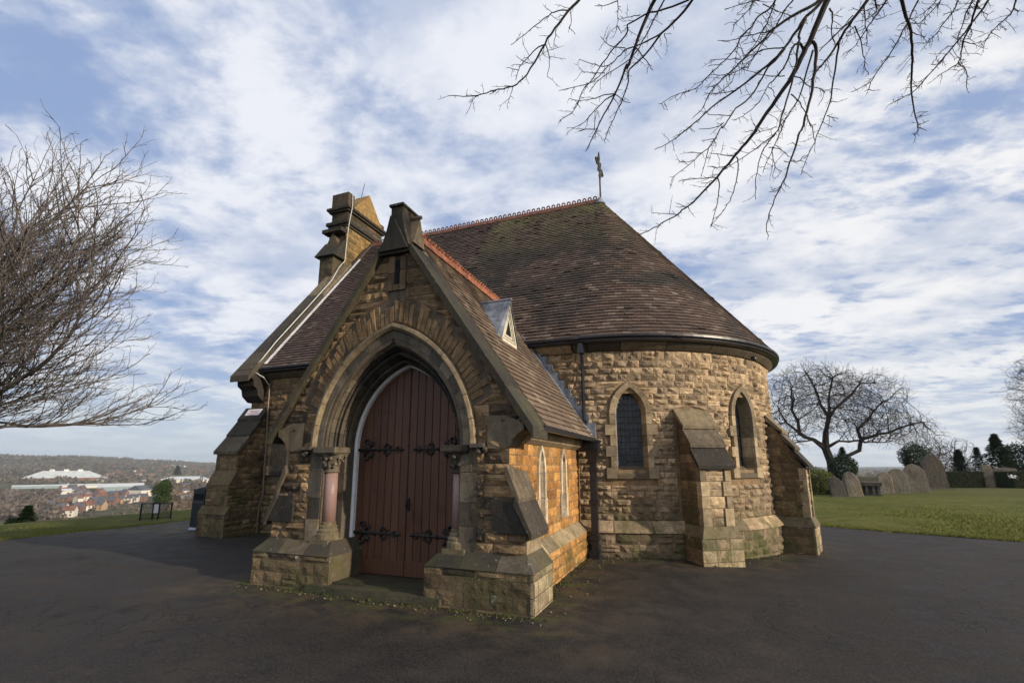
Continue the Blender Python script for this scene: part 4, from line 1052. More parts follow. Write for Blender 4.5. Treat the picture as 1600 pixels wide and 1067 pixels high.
# valley/abutment gutter strip of lead on the porch roof
n_ = Vector((SL, 0, 1)).normalized(); p = [Vector((CX + XEV - .05, YW - .2, ZEV + .05)), Vector((CX + XEV - .05, YW - .03, ZEV + .07)), Vector((CX + .62, YW - .03, ZPR - SL * .62 + .05)), Vector((CX + .62, YW - .2, ZPR - SL * .62 + .05))]
p = [q + n_ * .03 for q in p]; MB().hexa([q - n_ * .02 for q in p] + p).build('lead_flashing', 'lead', church)

# ---------------- apse buttresses -----------------
for bi, ba in enumerate(BUTA):
    n_ = Vector((cos(ba), sin(ba), 0)); u_ = Vector((-sin(ba), cos(ba), 0)); O = Vector((XC, YC, 0))
    Pb = lambda u, r_, z: tuple(O + n_ * r_ + u_ * u + Vector((0, 0, z)))
    hw = .30; ro = RA + .60; mb = MB()
    def bb(mb, u0, u1, r0, r1, z0, z1, tone=(.5, .5, 0)): mb.hexa([Pb(u0, r1, z0), Pb(u1, r1, z0), Pb(u1, r0, z0), Pb(u0, r0, z0), Pb(u0, r1, z1), Pb(u1, r1, z1), Pb(u1, r0, z1), Pb(u0, r0, z1)], tone)
    bb(mb, -hw + .02, hw - .02, RA - .05, ro - .02, -.5, 1.50)
    mb.hexa([Pb(-hw + .02, ro - .0, 1.50), Pb(hw - .02, ro - .0, 1.50), Pb(hw - .02, RA - .05, 1.50), Pb(-hw + .02, RA - .05, 1.50), Pb(-hw + .02, RA + .03, 2.60), Pb(hw - .02, RA + .03, 2.60), Pb(hw - .02, RA - .05, 2.60), Pb(-hw + .02, RA - .05, 2.60)])
    bb(mb, -hw - .07, hw + .07, RA - .05, ro + .06, -.5, .40)
    key = 'b%d' % bi; WALLS[key] = mb.build('apse_buttress', 'mortar', church)
    # weathering slabs
    zs2 = [2.66, 2.28, 1.93, 1.56]; rs2 = [RA - .02, RA + .23, RA + .43, RA + .63]
    for k in range(3):
        zt, zb2, rt_, rb_ = zs2[k], zs2[k + 1], rs2[k], rs2[k + 1]; w = .355
        p = [Pb(-w, rb_ + .045, zb2 - .02), Pb(w, rb_ + .045, zb2 - .02), Pb(w, rt_ - .0, zt - .13), Pb(-w, rt_ - .0, zt - .13), Pb(-w, rb_ + .05, zb2 + .035), Pb(w, rb_ + .05, zb2 + .035), Pb(w, rt_ + .0, zt + .0), Pb(-w, rt_ + .0, zt + .0)]
        MB().hexa(p, ((.9, .8, .2), (.8, .9, 0), (.1, .1, .5))[k]).build('weathering_slab', 'slab' if k else 'dress', WALLS[key])
    fm = lambda u, v, d: Pb(u, ro - .02 + d, v)
    z = .58; k = 0
    for h in (.30, .20, .25, .22):       # front: quoins both sides, rubble centre
        wq = .17 if k % 2 == 0 else .12
        for sgn in (-1, 1):
            a, b = sorted((sgn * (hw), sgn * (hw - wq)))
            m_ = MB(); bb(m_, a + .003, b - .003, ro - .12, ro + .012, z + .004, z + h - .004, rt()); m_.build('quoin', 'dresslit', WALLS[key])
        kk = 1 if k == 1 else 2
        for c_ in range(kk): stone(fm, -hw + wq, hw - wq, -hw + wq, hw - wq, z + h * c_ / kk, z + h * (c_ + 1) / kk, key, 'apse', .02)
        z += h; k += 1
    # plinth face
    pm = lambda u, v, d: Pb(u, ro + .06 + d, v)
    for (z0, z1) in ((-.3, .02), (.02, .21), (.21, .40)):
        cs = [-hw - .09, -.12, .13, hw + .09]
        for q in range(3): stone(pm, cs[q], cs[q + 1], cs[q], cs[q + 1], z0, z1, key, 'dresslit' if q != 1 else 'apse', .012)
    p = [Pb(-hw - .085, ro + .085, .40), Pb(hw + .085, ro + .085, .40), Pb(hw + .085, RA, .40), Pb(-hw - .085, RA, .40), Pb(-hw - .0, ro + .01, .58), Pb(hw + .0, ro + .01, .58), Pb(hw, RA, .58), Pb(-hw, RA, .58)]
    MB().hexa(p, rt(.1)).build('plinth_chamfer', 'dress', WALLS[key])
    # side faces; darker stone on the sunless side puts shade into the colour
    for sgn in (-1, 1):
        sm = (lambda u, v, d, sgn=sgn: Pb(sgn * (hw - .02 + d), -u if sgn > 0 else u, v))
        L_, R_b = (RA - .03, ro - .03)
        rb = lambda v: R_b if v < 1.52 else R_b + .02 - (v - 1.52) / 1.04 * (R_b - L_ - .04)
        if sgn < 0: masonry(sm, .58, 2.42, lambda v: L_, rb, [], key, 'nave', bulge=.02, ch=(.13, .17), ln=(.2, .38))
        else: masonry(sm, .58, 2.42, lambda v: -rb(v), lambda v: -L_, [], key, 'apse', bulge=.02, ch=(.13, .17), ln=(.2, .38))
        sp = (lambda u, v, d, sgn=sgn: Pb(sgn * (hw + .07 + d), -u if sgn > 0 else u, v))
        if sgn < 0: masonry(sp, -.3, .40, lambda v: RA + .1, lambda v: ro + .05, [], key, 'plinth', bulge=.015, ch=(.15, .2), ln=(.25, .4))
        else: masonry(sp, -.3, .40, lambda v: -ro - .05, lambda v: -RA - .1, [], key, 'apse', bulge=.015, ch=(.15, .2), ln=(.25, .4))

# ---------------- south-west buttress -----------------
mb = MB(); bx0, bx1 = -10.86, -10.13
mb.box(bx0 + .02, bx1 - .02, 8.33, YW + .1, .9, 1.95); mb.box(bx0 - .0, bx1 + .0, 8.17, YW + .1, .5, 1.15); mb.box(bx0 - .08, bx1 + .08, 8.08, YW + .1, -.5, .50)
mb.prism([(8.33, 1.95), (YW + .05, 1.95), (YW + .05, 3.0)], 0, bx0 + .02, bx1 - .02)
WALLS['swb'] = mb.build('corner_buttress', 'mortar', church)
for (ya, za, yb, zb2, tn) in ((9.02, 3.06, 8.84, 2.74, (.3, .3, .5)), (8.86, 2.77, 8.58, 2.33, (.4, .4, .4)), (8.60, 2.36, 8.29, 1.92, (.9, .8, .1))):
    MB().prism([(yb - .035, zb2 + .01), (ya, za), (ya, za - .16), (yb - .03, zb2 - .06)][::-1], 0, bx0 - .03, bx1 + .03, tn).build('weathering_slab', 'slab', WALLS['swb'])
MB().prism([(8.145, 1.15), (8.34, 1.50), (8.34, 1.15)], 0, bx0 - .01, bx1 + .01, (.5, .5, .3)).build('weathering_slab', 'nave', WALLS['swb'])
MB().prism([(8.055, .50), (8.175, .68), (8.175, .5)], 0, bx0 - .085, bx1 + .085, (.5, .5, .2)).build('plinth_chamfer', 'nave', WALLS['swb'])
masonry(pl_front(8.33), 1.48, 1.92, lambda v: bx0, lambda v: bx1, [], 'swb', 'nave', bulge=.02, ch=(.14, .18))
masonry(pl_front(8.17), .66, 1.15, lambda v: bx0, lambda v: bx1, [], 'swb', 'nave', bulge=.02, ch=(.15, .18))
masonry(pl_front(8.08), -.3, .50, lambda v: bx0 - .08, lambda v: bx1 + .08, [], 'swb', 'plinth', bulge=.018, ch=(.16, .2))
masonry(pl_east(bx1 - .02), 1.15, 2.75, lambda v: 8.31 if v < 1.95 else 8.31 + (v - 1.95) * .66, lambda v: YW, [], 'swb', 'nave', bulge=.02)
masonry(pl_east(bx1 + .0), .5, 1.15, lambda v: 8.15, lambda v: YW, [], 'swb', 'nave', bulge=.02)
masonry(pl_east(bx1 + .08), -.3, .5, lambda v: 8.06, lambda v: YW, [], 'swb', 'plinth', bulge=.02)
# printed notice on the top slab
sl = Vector((0, .28, .44)).normalized(); sn = Vector((0, -.44, .28)).normalized(); sc = Vector((-10.50, 8.93, 2.90)) + sn * .012
def sq(u0, u1, v0, v1, d): return [tuple(sc + Vector((u, 0, 0)) + sl * v + sn * d) for u, v in ((u0, v0), (u1, v0), (u1, v1), (u0, v1))]
sg = MB().hexa(sq(-.24, .24, -.13, .13, 0) + sq(-.24, .24, -.13, .13, .008)).build('notice_plate', 'signwhite', church)
mb = MB()
for (a, b, v) in ((-.17, .17, .07), (-.12, .13, .03), (-.18, .18, -.015), (-.09, .08, -.06)):
    x = a
    while x < b:
        w = R.uniform(.015, .04); mb.add(sq(x, min(x + w, b), v - .011, v + .011, .0095), [(0, 1, 2, 3)]); x += w + .012
mb.build('notice_lettering', 'signink', sg)

# ---------------- west gable parapet, kneeler, bellcote -----------------
px0, px1 = XWST - .12, -10.27
for i in range(6):
    f0, f1 = i / 6, (i + 1) / 6 - .003
    ya, yb = 8.48 + (11.9 - 8.48) * f0, 8.48 + (11.9 - 8.48) * f1; za, zb2 = 3.80 + (ya - 8.48) * KS + .02, 3.80 + (yb - 8.48) * KS + .02
    MB().prism([(ya, za), (ya, za - .16), (yb, zb2 - .16), (yb, zb2)][::-1], 0, px0, px1 + .002 * (i % 2), (R.random(), R.random(), .3 if i < 4 else 0)).build('gable_coping', 'slab' if i < 4 else 'dress', church)
    yn, ynb = 2 * YC - ya, 2 * YC - yb
    MB().prism([(yn, za), (yn, za - .16), (ynb, zb2 - .16), (ynb, zb2)], 0, px0, px1, rt(.4)).build('gable_coping', 'slab', church)
MB().prism([(8.60, 3.98), (8.56, 3.78), (8.66, 3.72), (8.68, 3.58), (8.80, 3.50), (8.84, 3.34), (9.02, 3.20), (9.2, 3.2), (9.2, 4.6)], 0, XWST - .08, -10.30, (.3, .3, .7)).build('kneeler_corbel', 'slab', church)
MB().prism([(8.75, 4.02), (9.0, 3.66), (12.88, 8.9), (12.88, 9.36)][::1], 0, -10.32, -10.20, (.5, .5, .2)).build('parapet_upstand', 'slab', church)
n_ = nS
q0, q1 = Vector((-10.21, 8.86, ZE + .12)), Vector((-10.21, 12.2, ZE + .12 + (12.2 - 8.86) * KS))
MB().hexa([q0, q0 + Vector((.065, 0, 0)), q1 + Vector((.065, 0, 0)), q1, q0 + n_ * .03, q0 + Vector((.065, 0, 0)) + n_ * .01, q1 + Vector((.065, 0, 0)) + n_ * .01, q1 + n_ * .03]).build('white_flashing', 'flash', church)
bx_0, bx_1 = -11.30, -10.56; mb = MB(); ya_, yb_ = 11.88, 13.88
mb.box(bx_0 + .02, bx_1 - .02, ya_, yb_, 7.4, 9.62); mb.box(bx_0 + .04, bx_1 - .04, ya_ + .04, yb_ - .04, 9.78, 10.18)
mb.box(bx_0 + .10, bx_1 - .10, ya_ - .42, ya_, 6.6, 8.35)
bell = mb.build('bellcote', 'belldark', church)
def bandp(z0, z1, o, tn=(.4, .4, .4), nm='string_course', mat='belldark'): MB().box(bx_0 - o, bx_1 + o, ya_ - o, yb_ + o, z0, z1, tn, b=-.0).build(nm, mat, bell)
bandp(9.60, 9.68, .03); bandp(9.68, 9.79, .09, (.3, .2, .6)); bandp(10.17, 10.24, .04); bandp(10.24, 10.33, .10, (.3, .2, .6))
# golden gable
MB().prism([(ya_ + .22, 10.33), (yb_ - .08, 10.33), ((ya_ + yb_) / 2 + .05, 11.32)], 0, bx_0 + .15, bx_1 + .02, (.6, .8, 0)).build('bellcote_gable', 'bellgold', bell)
for (y0, y1) in ((ya_ - .02, ya_ + .30), (yb_ - .26, yb_ + .02)):
    MB().box(bx_0 + .05, bx_1 + .0, y0, y1, 10.33, 10.86 if y0 < 12 else 10.55, (.5, .5, .2)).build('bellcote_pier', 'belldark', bell)
# gablet shoulder on the south side
MB().prism([(ya_ - .55, 8.34), (ya_ + .01, 8.34), (ya_ + .01, 9.05), (ya_ - .10, 9.0)], 0, bx_0 - .04, bx_1 + .02, (.3, .3, .6)).build('shoulder_slab', 'belldark', bell)
MB().prism([(bx_0 - .02, 8.62), (bx_1 + .02, 8.62), ((bx_0 + bx_1) / 2, 9.30)], 1, ya_ - .22, ya_ + .01, (.8, .8, .1)).build('shoulder_gablet', 'belldark', bell)
MB().box(bx_0 - .03, bx_1 + .03, ya_ - .30, ya_ - .0, 9.30, 9.42, (.3, .3, .5)).build('shoulder_moulding', 'belldark', bell)
# golden brick facing courses at lower east face and coursed stone blocks on the faces
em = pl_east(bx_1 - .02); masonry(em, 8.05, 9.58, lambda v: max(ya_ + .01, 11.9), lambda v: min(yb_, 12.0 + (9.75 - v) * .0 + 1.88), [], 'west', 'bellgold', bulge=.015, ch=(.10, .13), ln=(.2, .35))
masonry(pl_east(bx_1 - .04), 9.80, 10.16, lambda v: ya_ + .05, lambda v: yb_ - .05, [], 'west', 'belldark', bulge=.01, ch=(.17, .18), ln=(.4, .7))
masonry(pl_front(ya_), 9.43, 9.6, lambda v: bx_0 + .02, lambda v: bx_1 - .02, [], 'west', 'belldark', bulge=.01, ch=(.16, .2), ln=(.3, .6))
masonry(pl_front(ya_ - .42), 6.9, 8.33, lambda v: bx_0 + .10, lambda v: bx_1 - .10, [], 'west', 'belldark', bulge=.01, ch=(.2, .26), ln=(.35, .7))
# lightning conductor tape and air terminal
pts = [(bx_1 + .03, 12.9, 11.65), (bx_1 + .04, 12.9, 11.0)]
MB().tube([((bx_0 + bx_1) / 2, 12.93, 11.2), ((bx_0 + bx_1) / 2 + .03, 13.05, 11.95)], .012, 5).build('lightning_rod', 'ironrust', bell)
path = [(bx_1 + .05, ya_ + .13, 10.85), (bx_1 + .05, ya_ + .16, 10.4), (bx_1 + .13, ya_ + .05, 10.2), (bx_1 + .13, ya_ - .02, 9.75), (bx_1 + .13, ya_ - .05, 9.55), (bx_1 + .03, 11.9, 9.0), (bx_1 + .03, 11.87, 8.3), (-10.45, 11.55, 7.95), (-10.3, 11.1, 7.30), (-10.28, 10.2, 6.13), (-10.28, 9.2, 4.83), (-10.3, 8.82, 4.25), (-10.33, 8.62, 3.95), (-10.18, 8.86, 3.80), (-10.14, 9.0, 3.62)]
MB().tube(path, .014, 5).build('conductor_tape', 'cable', church)
MB().tube([(-10.12, 9.0, 3.66), (-10.08, 8.985, 3.0), (-10.03, 8.98, 2.2), (-10.0, 8.98, 1.5), (-9.98, 8.98, .9), (-10.04, 8.96, .62), (-10.04, 8.96, -.1)], .018, 5).build('down_conductor', 'lightcable', church)
# cross finial at the apex of the apse
mb = MB(); fx, fy = XC + .02, YC + .02
mb.tube([(fx, fy, ZR - .1), (fx, fy, ZR + 1.62)], [.03, .018], 7)
dv = Vector((.05, .998, 0)); fo = Vector((fx, fy, ZR + 1.12))
P2 = lambda u, v: tuple(fo + dv * u + Vector((0, 0, v)))
for a in range(4):
    ca_, sa_ = cos(a * pi / 2), sin(a * pi / 2); T = lambda u, v: P2(u * ca_ - v * sa_, u * sa_ + v * ca_)
    mb.tube([T(.0, 0), T(.42, 0)], .02, 6)
    for s2 in (-1, 1):
        mb.tube([T(.20, 0), T(.26, .07 * s2), T(.34, .10 * s2), T(.38, .06 * s2), T(.34, .04 * s2)], .016, 5)
        mb.tube([T(.08, .08 * s2), T(.16, .12 * s2), T(.22, .20 * s2), T(.16, .24 * s2)], .016, 5)
    mb.tube([T(.42, -.07), T(.50, 0), T(.42, .07), T(.36, 0), T(.42, -.07)], .016, 5)
mb.tube([P2(.17 * cos(a), .17 * sin(a)) for a in [2 * pi * k / 16 for k in range(17)]], .016, 5)
mb.build('cross_finial', 'ironrust', church)
MB().lathe([(.16, ZR - .12), (.10, ZR + .03), (.05, ZR + .10)], (XC, YC), 12).build('finial_cap', 'lead', church)
# downpipes
mb = MB(); dx, dy = -1.96, 8.93
mb.box(dx - .06, dx + .06, dy - .16, dy - .02, 3.72, 3.92, b=.02); mb.tube([(dx, dy - .05, 3.74), (dx, dy + .02, 3.55), (dx, dy + .03, 2.25)], .035, 8)
for z in (3.45, 2.9, 2.4): mb.box(dx - .06, dx + .06, dy - .01, dy + .09, z, z + .035)
mb.build('downpipe', 'gutter', church)
mb = MB(); hx, hy = -1.80, 8.86
mb.box(hx - .13, hx + .13, hy - .12, hy + .12, 1.86, 2.02); mb.box(hx - .15, hx + .15, hy - .14, hy + .12, 2.02, 2.06); mb.hexa([(hx - .07, hy - .07, 1.66), (hx + .07, hy - .07, 1.66), (hx + .07, hy + .09, 1.66), (hx - .07, hy + .09, 1.66), (hx - .12, hy - .11, 1.86), (hx + .12, hy - .11, 1.86), (hx + .12, hy + .11, 1.86), (hx - .12, hy + .11, 1.86)])
for k in range(5): mb.box(hx - .115 + .048 * k, hx - .08 + .048 * k, hy - .135, hy - .12, 1.90, 1.99)
mb.box(hx - .06, hx + .06, hy - .05, hy + .07, .05, 1.66)
for z in (1.5, .92, .30, .06): mb.box(hx - .085, hx + .085, hy - .075, hy + .09, z, z + .07)
mb.box(hx - .08, hx + .09, hy - .16, hy + .0, -.02, .10)
mb.build('rainwater_hopper', 'gutter', church)

# ---------------- emit stones and tiles -----------------
STONES.sort(key=lambda s: -s[0])
rest = {}
for i, (sc_, vs, fs, tn, wall, mat) in enumerate(STONES):
    if i < 298: MB().add(vs, fs, tn).build('stone', mat, WALLS[wall])
    else: rest.setdefault((wall, mat), MB()).add(vs, fs, tn)
for (wall, mat), m_ in rest.items(): m_.build('rubble_stones', mat, WALLS[wall], kind='stuff')
TILES.sort(key=lambda s: -s[0]); rest = {}
for i, (sc_, vs, fs, tn, grp, mat) in enumerate(TILES):
    if i < 298: MB().add(vs, fs, tn).build('roof_tile', mat, ROOF[grp])
    else: rest.setdefault((grp, mat), MB()).add(vs, fs, tn)
for (grp, mat), m_ in rest.items(): m_.build('tile_courses', mat, ROOF[grp], kind='stuff')

# ================================================================== BARE TREES
def colonize(path_nodes, attract, step, kill, iters=200, jit=.25, infl=1e9, iner=.45):
    """path_nodes: list of (pos, parent). returns nodes, parents"""
    P_ = [np.array(p, float) for p, _ in path_nodes]; par = [q for _, q in path_nodes]
    A = np.array(attract, float); nodes = np.array(P_)
    best = np.full(len(A), 1e18); bi = np.zeros(len(A), int)
    def upd(i0, new):
        for c in range(0, len(new), 400):
            blk = new[c:c + 400]; d = ((A[:, None, :] - blk[None]) ** 2).sum(2); m = d.argmin(1); dm = d[np.arange(len(A)), m]
            w = dm < best; best[w] = dm[w]; bi[w] = i0 + c + m[w]
    upd(0, nodes)
    ndir = np.array([(nodes[i] - nodes[q]) if q is not None and q >= 0 else np.zeros(3) for i, q in enumerate(par)]); ndir /= np.linalg.norm(ndir, axis=1)[:, None] + 1e-9
    for it in range(iters):
        keep = best > kill * kill
        A = A[keep]; best = best[keep]; bi = bi[keep]
        if len(A) < 5: break
        use = best < infl * infl
        if not use.any(): break
        dirs = A[use] - nodes[bi[use]]; dirs /= np.linalg.norm(dirs, axis=1)[:, None] + 1e-9
        acc = np.zeros((len(nodes), 3)); np.add.at(acc, bi[use], dirs); ids = np.unique(bi[use])
        d = acc[ids]; d /= np.linalg.norm(d, axis=1)[:, None] + 1e-9; d += ndir[ids] * iner + NR.normal(0, jit, d.shape); d /= np.linalg.norm(d, axis=1)[:, None] + 1e-9
        new = nodes[ids] + d * step; i0 = len(nodes)
        nodes = np.vstack([nodes, new]); ndir = np.vstack([ndir, d]); par += ids.tolist(); upd(i0, new)
        if len(nodes) > 42000: break
    return nodes, par
def tree_mesh(nodes, par, r_tip, power, r_max, sides=4, split=None, name='branches', mat='barkfar', parent=None, trunkname='trunk', twig=0, twiglen=.5, twigdown=.0, fan=1):
    n = len(nodes); ch = np.zeros(n, int)
    for i in range(n):
        if par[i] is not None and par[i] >= 0: ch[par[i]] += 1
    rad = np.zeros(n); acc = np.zeros(n)
    for i in range(n - 1, -1, -1):
        if ch[i] == 0: acc[i] = r_tip ** power
        rad[i] = acc[i] ** (1 / power)
        if par[i] is not None and par[i] >= 0: acc[par[i]] += acc[i]
    rad = np.minimum(rad * 1.0, r_max)
    A_, B_ = MB(), MB()
    def seg(mb, p, q, r0, r1, k):
        p, q = Vector(p), Vector(q); d = (q - p)
        if d.length < 1e-6: return
        d.normalize(); a = d.orthogonal().normalized(); b = d.cross(a); o = len(mb.v)
        for c, r_ in ((p, r0), (q + d * r1 * .4, r1)):
            for j in range(k): th = 2 * pi * j / k; mb.v.append(tuple(c + (a * cos(th) + b * sin(th)) * r_)); mb.t.append((.5, .5, 0))
        for j in range(k): j2 = (j + 1) % k; mb.f.append((o + j, o + j2, o + k + j2, o + k + j))
    for i in range(n):
        if par[i] is None or par[i] < 0: continue
        r0, r1 = rad[par[i]], rad[i]; r0 = min(r0, r1 * 1.5 + r_tip)
        big_ = split and r1 > split
        seg(B_ if big_ else A_, nodes[par[i]], nodes[i], r0, r1, 8 if big_ else (sides if r1 > r_tip * 2 else 3))
        if twig and ch[i] <= 1 and R.random() < twig:
          for _f in range(fan if ch[i] == 0 else 1):
            d0 = Vector(nodes[i] - nodes[par[i]]).normalized(); q = Vector(nodes[i]); L = twiglen * R.uniform(.4, 1)
            side = Vector((R.gauss(0, 1), R.gauss(0, 1), R.gauss(0, 1))); dd = (d0 * .9 + side.normalized() * .8 + Vector((0, 0, -twigdown))).normalized()
            for s_ in range(3):
                q2 = q + dd * L / 3; seg(A_, q, q2, r_tip * .8, r_tip * .55, 3)
                q = q2; dd = (dd + Vector((R.gauss(0, .25), R.gauss(0, .25), R.gauss(0, .25)))).normalized()
    if split: B_.build(trunkname, mat, parent)
    A_.build(name, mat, parent)
def ellip(c, r, n, up=None, hollow=.0):
    out = []
    while len(out) < n:
        v = Vector((R.uniform(-1, 1), R.uniform(-1, 1), R.uniform(-1, 1))); l = v.length
        if l > 1 or l < hollow: continue
        out.append(tuple(Vector(c) + CR * v.x * r[0] + CU * v.y * r[1] + CF * v.z * r[2]))
    return out
def pathnodes(lst, step):
    """lst: list of polylines of 3D points; first is trunk; others start near an existing node"""
    nodes = []; 
    for pl in lst:
        pl = [Vector(p) for p in pl]; prev = -1
        if nodes:
            prev = min(range(len(nodes)), key=lambda i: (Vector(nodes[i][0]) - pl[0]).length)
        else: nodes.append((tuple(pl[0]), -1)); prev = 0
        for a, b in zip(pl[:-1], pl[1:]):
            k = max(1, int((b - a).length / step))
            for s_ in range(1, k + 1):
                q = a + (b - a) * s_ / k; nodes.append((tuple(q + Vector((R.gauss(0, .08), R.gauss(0, .08), R.gauss(0, .08))) * step), prev)); prev = len(nodes) - 1
    return nodes
# --- left tree: crown reaching into the frame from the left
D = 15.0; U = lambda x, y, d=D: at_depth(x, y, d)
base = U(-150, 800, 15); base.z = H(base.x, base.y) - .3
t0 = U(-150, 640); lt = empty('bare_tree', (base.x, base.y, base.z), 'large leafless tree spreading its twigs in from the left edge of the picture', 'tree')
TN, TP = [], []
def grow(p, d, L, level, parent):
    n = max(3, int(L / (.28 if level < 2 else .20 if level == 2 else .13))); seg = L / n; cur = parent; k0 = R.randrange(2); roll = R.uniform(0, 6.28)
    for i in range(n):
        w = (.07, .10, .14, .2, .25)[level]
        d = (d + Vector((R.gauss(0, w), R.gauss(0, w), R.gauss(0, w))) + Vector((0, 0, (.012, .045, .05, .03, .02)[level]))).normalized()
        q_ = px_of(p + d * seg)
        if q_[1] > 668 and d.z < .1: d = (d + Vector((0, 0, .22))).normalized()
        if q_[1] > 705 and level > 1: break
        p = p + d * seg; TN.append(tuple(p)); TP.append(cur); cur = len(TN) - 1
        f = (i + 1) / n
        if level < 4 and f > (.18 if level else .25) and R.random() < (.8, .78, .72, .5)[level]:
            for _ in range(2 if (level == 0 and R.random() < .5) else 1):
                roll += 2.4; ax = d.orthogonal().normalized(); ax = Matrix.Rotation(roll, 3, d) @ ax
                ang = radians(R.uniform(24, 46)); dd = (d * cos(ang) + ax * sin(ang)).normalized()
                dd = Vector((dd.x, dd.y, abs(dd.z) * .6 if dd.z < -.12 else dd.z)).normalized()
                grow(p, dd, L * R.uniform(.30, .46) * (1.12 - .55 * f), level + 1, cur)
TN.append(tuple(base)); TP.append(-1); prev = 0
for q in (t0 * .5 + base * .5, t0, U(-140, 560)): TN.append(tuple(q)); TP.append(prev); prev = len(TN) - 1
for (x0, y0, x1, y1, dd_) in ((-150, 700, 215, 640, .5), (-150, 690, 150, 612, 1.8), (-150, 680, 240, 560, -.6), (-150, 660, 170, 540, -2.2), (-150, 650, 235, 500, .9), (-150, 640, 150, 470, 2.6), (-145, 620, 180, 420, -.3), (-145, 610, 90, 400, -2.6), (-140, 600, 165, 345, 1.2), (-140, 590, 60, 340, 3.2), (-140, 580, 85, 290, -1.), (-140, 570, 10, 270, .6), (-140, 560, -40, 270, -1.6), (-150, 680, 60, 640, -1.5), (-150, 680, 170, 620, 3.2), (-150, 650, 255, 590, 2.2), (-150, 620, 225, 460, -1.6), (-145, 600, 215, 400, 2.4), (-140, 580, 120, 300, 2.0), (-150, 680, 170, 600, -3.4), (-140, 560, 20, 330, 4.), (-150, 640, 60, 560, -3.6), (-150, 660, 100, 590, 3.9)):
    a0, a1 = U(x0, y0), U(x1, y1, D + dd_); L = (a1 - a0).length; d0 = (a1 - a0).normalized(); i0 = min(range(min(len(TN), 4)), key=lambda i: (Vector(TN[i]) - a0).length)
    grow(a0, (d0 + Vector((0, 0, -.06))).normalized(), L, 0, i0)
nodes = np.array(TN); print('left tree nodes', len(nodes))
# cheap radii: children always follow parents in order
tree_mesh(nodes, TP, .0042, 2.6, .28, 4, .09, 'branches', 'barkfar', lt)
# --- old oak beyond the graves
D = 58.; U = lambda x, y, d=D: at_depth(x, y, d)
base = U(1302, 747); base.z = H(base.x, base.y) - .5
oak = empty('old_tree', (base.x, base.y, base.z), 'broad domed leafless tree with a thick trunk standing behind the gravestones', 'tree')
pn = pathnodes([[base, U(1299, 722), U(1291, 700), U(1291, 675), U(1294, 652)], [U(1291, 700), U(1272, 688), U(1247, 676), U(1228, 660), U(1214, 640)],
                [U(1294, 652), U(1283, 632), U(1272, 605), U(1262, 588)], [U(1294, 652), U(1310, 636), U(1328, 620), U(1342, 600)], [U(1294, 655), U(1296, 625), U(1300, 595)],
                [U(1304, 726), U(1325, 715), U(1343, 702), U(1346, 686), U(1372, 679, 56), U(1405, 668, 55), U(1440, 660, 54)], [U(1296, 700), U(1311, 689), U(1345, 688, 60), U(1372, 692, 61), U(1400, 690, 62)],
                [U(1346, 686), U(1340, 670), U(1356, 655), U(1375, 630)], [U(1247, 676), U(1240, 640), U(1235, 610, 60)], [U(1272, 688), U(1250, 690, 57), U(1232, 694, 56)]], 1.0)
k = D / F_PX
att = (ellip(U(1276, 612), (66 * k, 43 * k, 5.6), 5200) + ellip(U(1352, 625), (46 * k, 45 * k, 5.2), 3400) + ellip(U(1398, 668), (52 * k, 27 * k, 4.6), 3200) + ellip(U(1228, 655), (30 * k, 42 * k, 4.4), 2000) + ellip(U(1330, 660), (60 * k, 25 * k, 4.4), 1500))
nodes, par = colonize(pn, att, .40, .52, 170, .22, iner=.7)
tree_mesh(nodes, par, .0155, 2.12, 1.0, 4, .30, 'branches', 'barkdark', oak, twig=.95, twiglen=1.5, fan=3)
# --- bare trees at the right edge
def small_tree(cx, cy, rx, ry, d, basepx, label, group=None, n=900, mat='barkfar', tip=.02, step=.4, name='bare_tree'):
    n = n * 4; step = step * .62; tip = tip * .62
    k = d / F_PX; base = at_depth(basepx[0], basepx[1], d); base.z = H(base.x, base.y) - .3
    o = empty(name, (base.x, base.y, base.z), label, 'tree', group)
    c = at_depth(cx, cy, d); pn = pathnodes([[base, (base + c) * .5 + Vector((0, 0, -.2)), c]], step)
    nodes, par = colonize(pn, ellip(c, (rx * k, ry * k, rx * k * .8), n), step, step * 1.35, 110, .15, iner=.9)
    tree_mesh(nodes, par, tip, 2.2, .5, 3, tip * 6, 'branches', mat, o, twig=.9, twiglen=step * 3.5, fan=3)
small_tree(1672, 610, 78, 75, 45, (1668, 748), 'tall leafless tree half cut off by the right edge of the picture', n=1100, step=.5, tip=.022, mat='barkdark')
small_tree(1658, 672, 62, 34, 52, (1640, 748), 'low spreading leafless tree at the right edge behind the dark conifers', n=900, step=.5, tip=.022, mat='barkdark')
small_tree(1478, 712, 30, 24, 75, (1478, 752), 'reddish brown leafless tree behind the tall brown headstone', n=1200, mat='purple', step=.5, tip=.03) if False else None

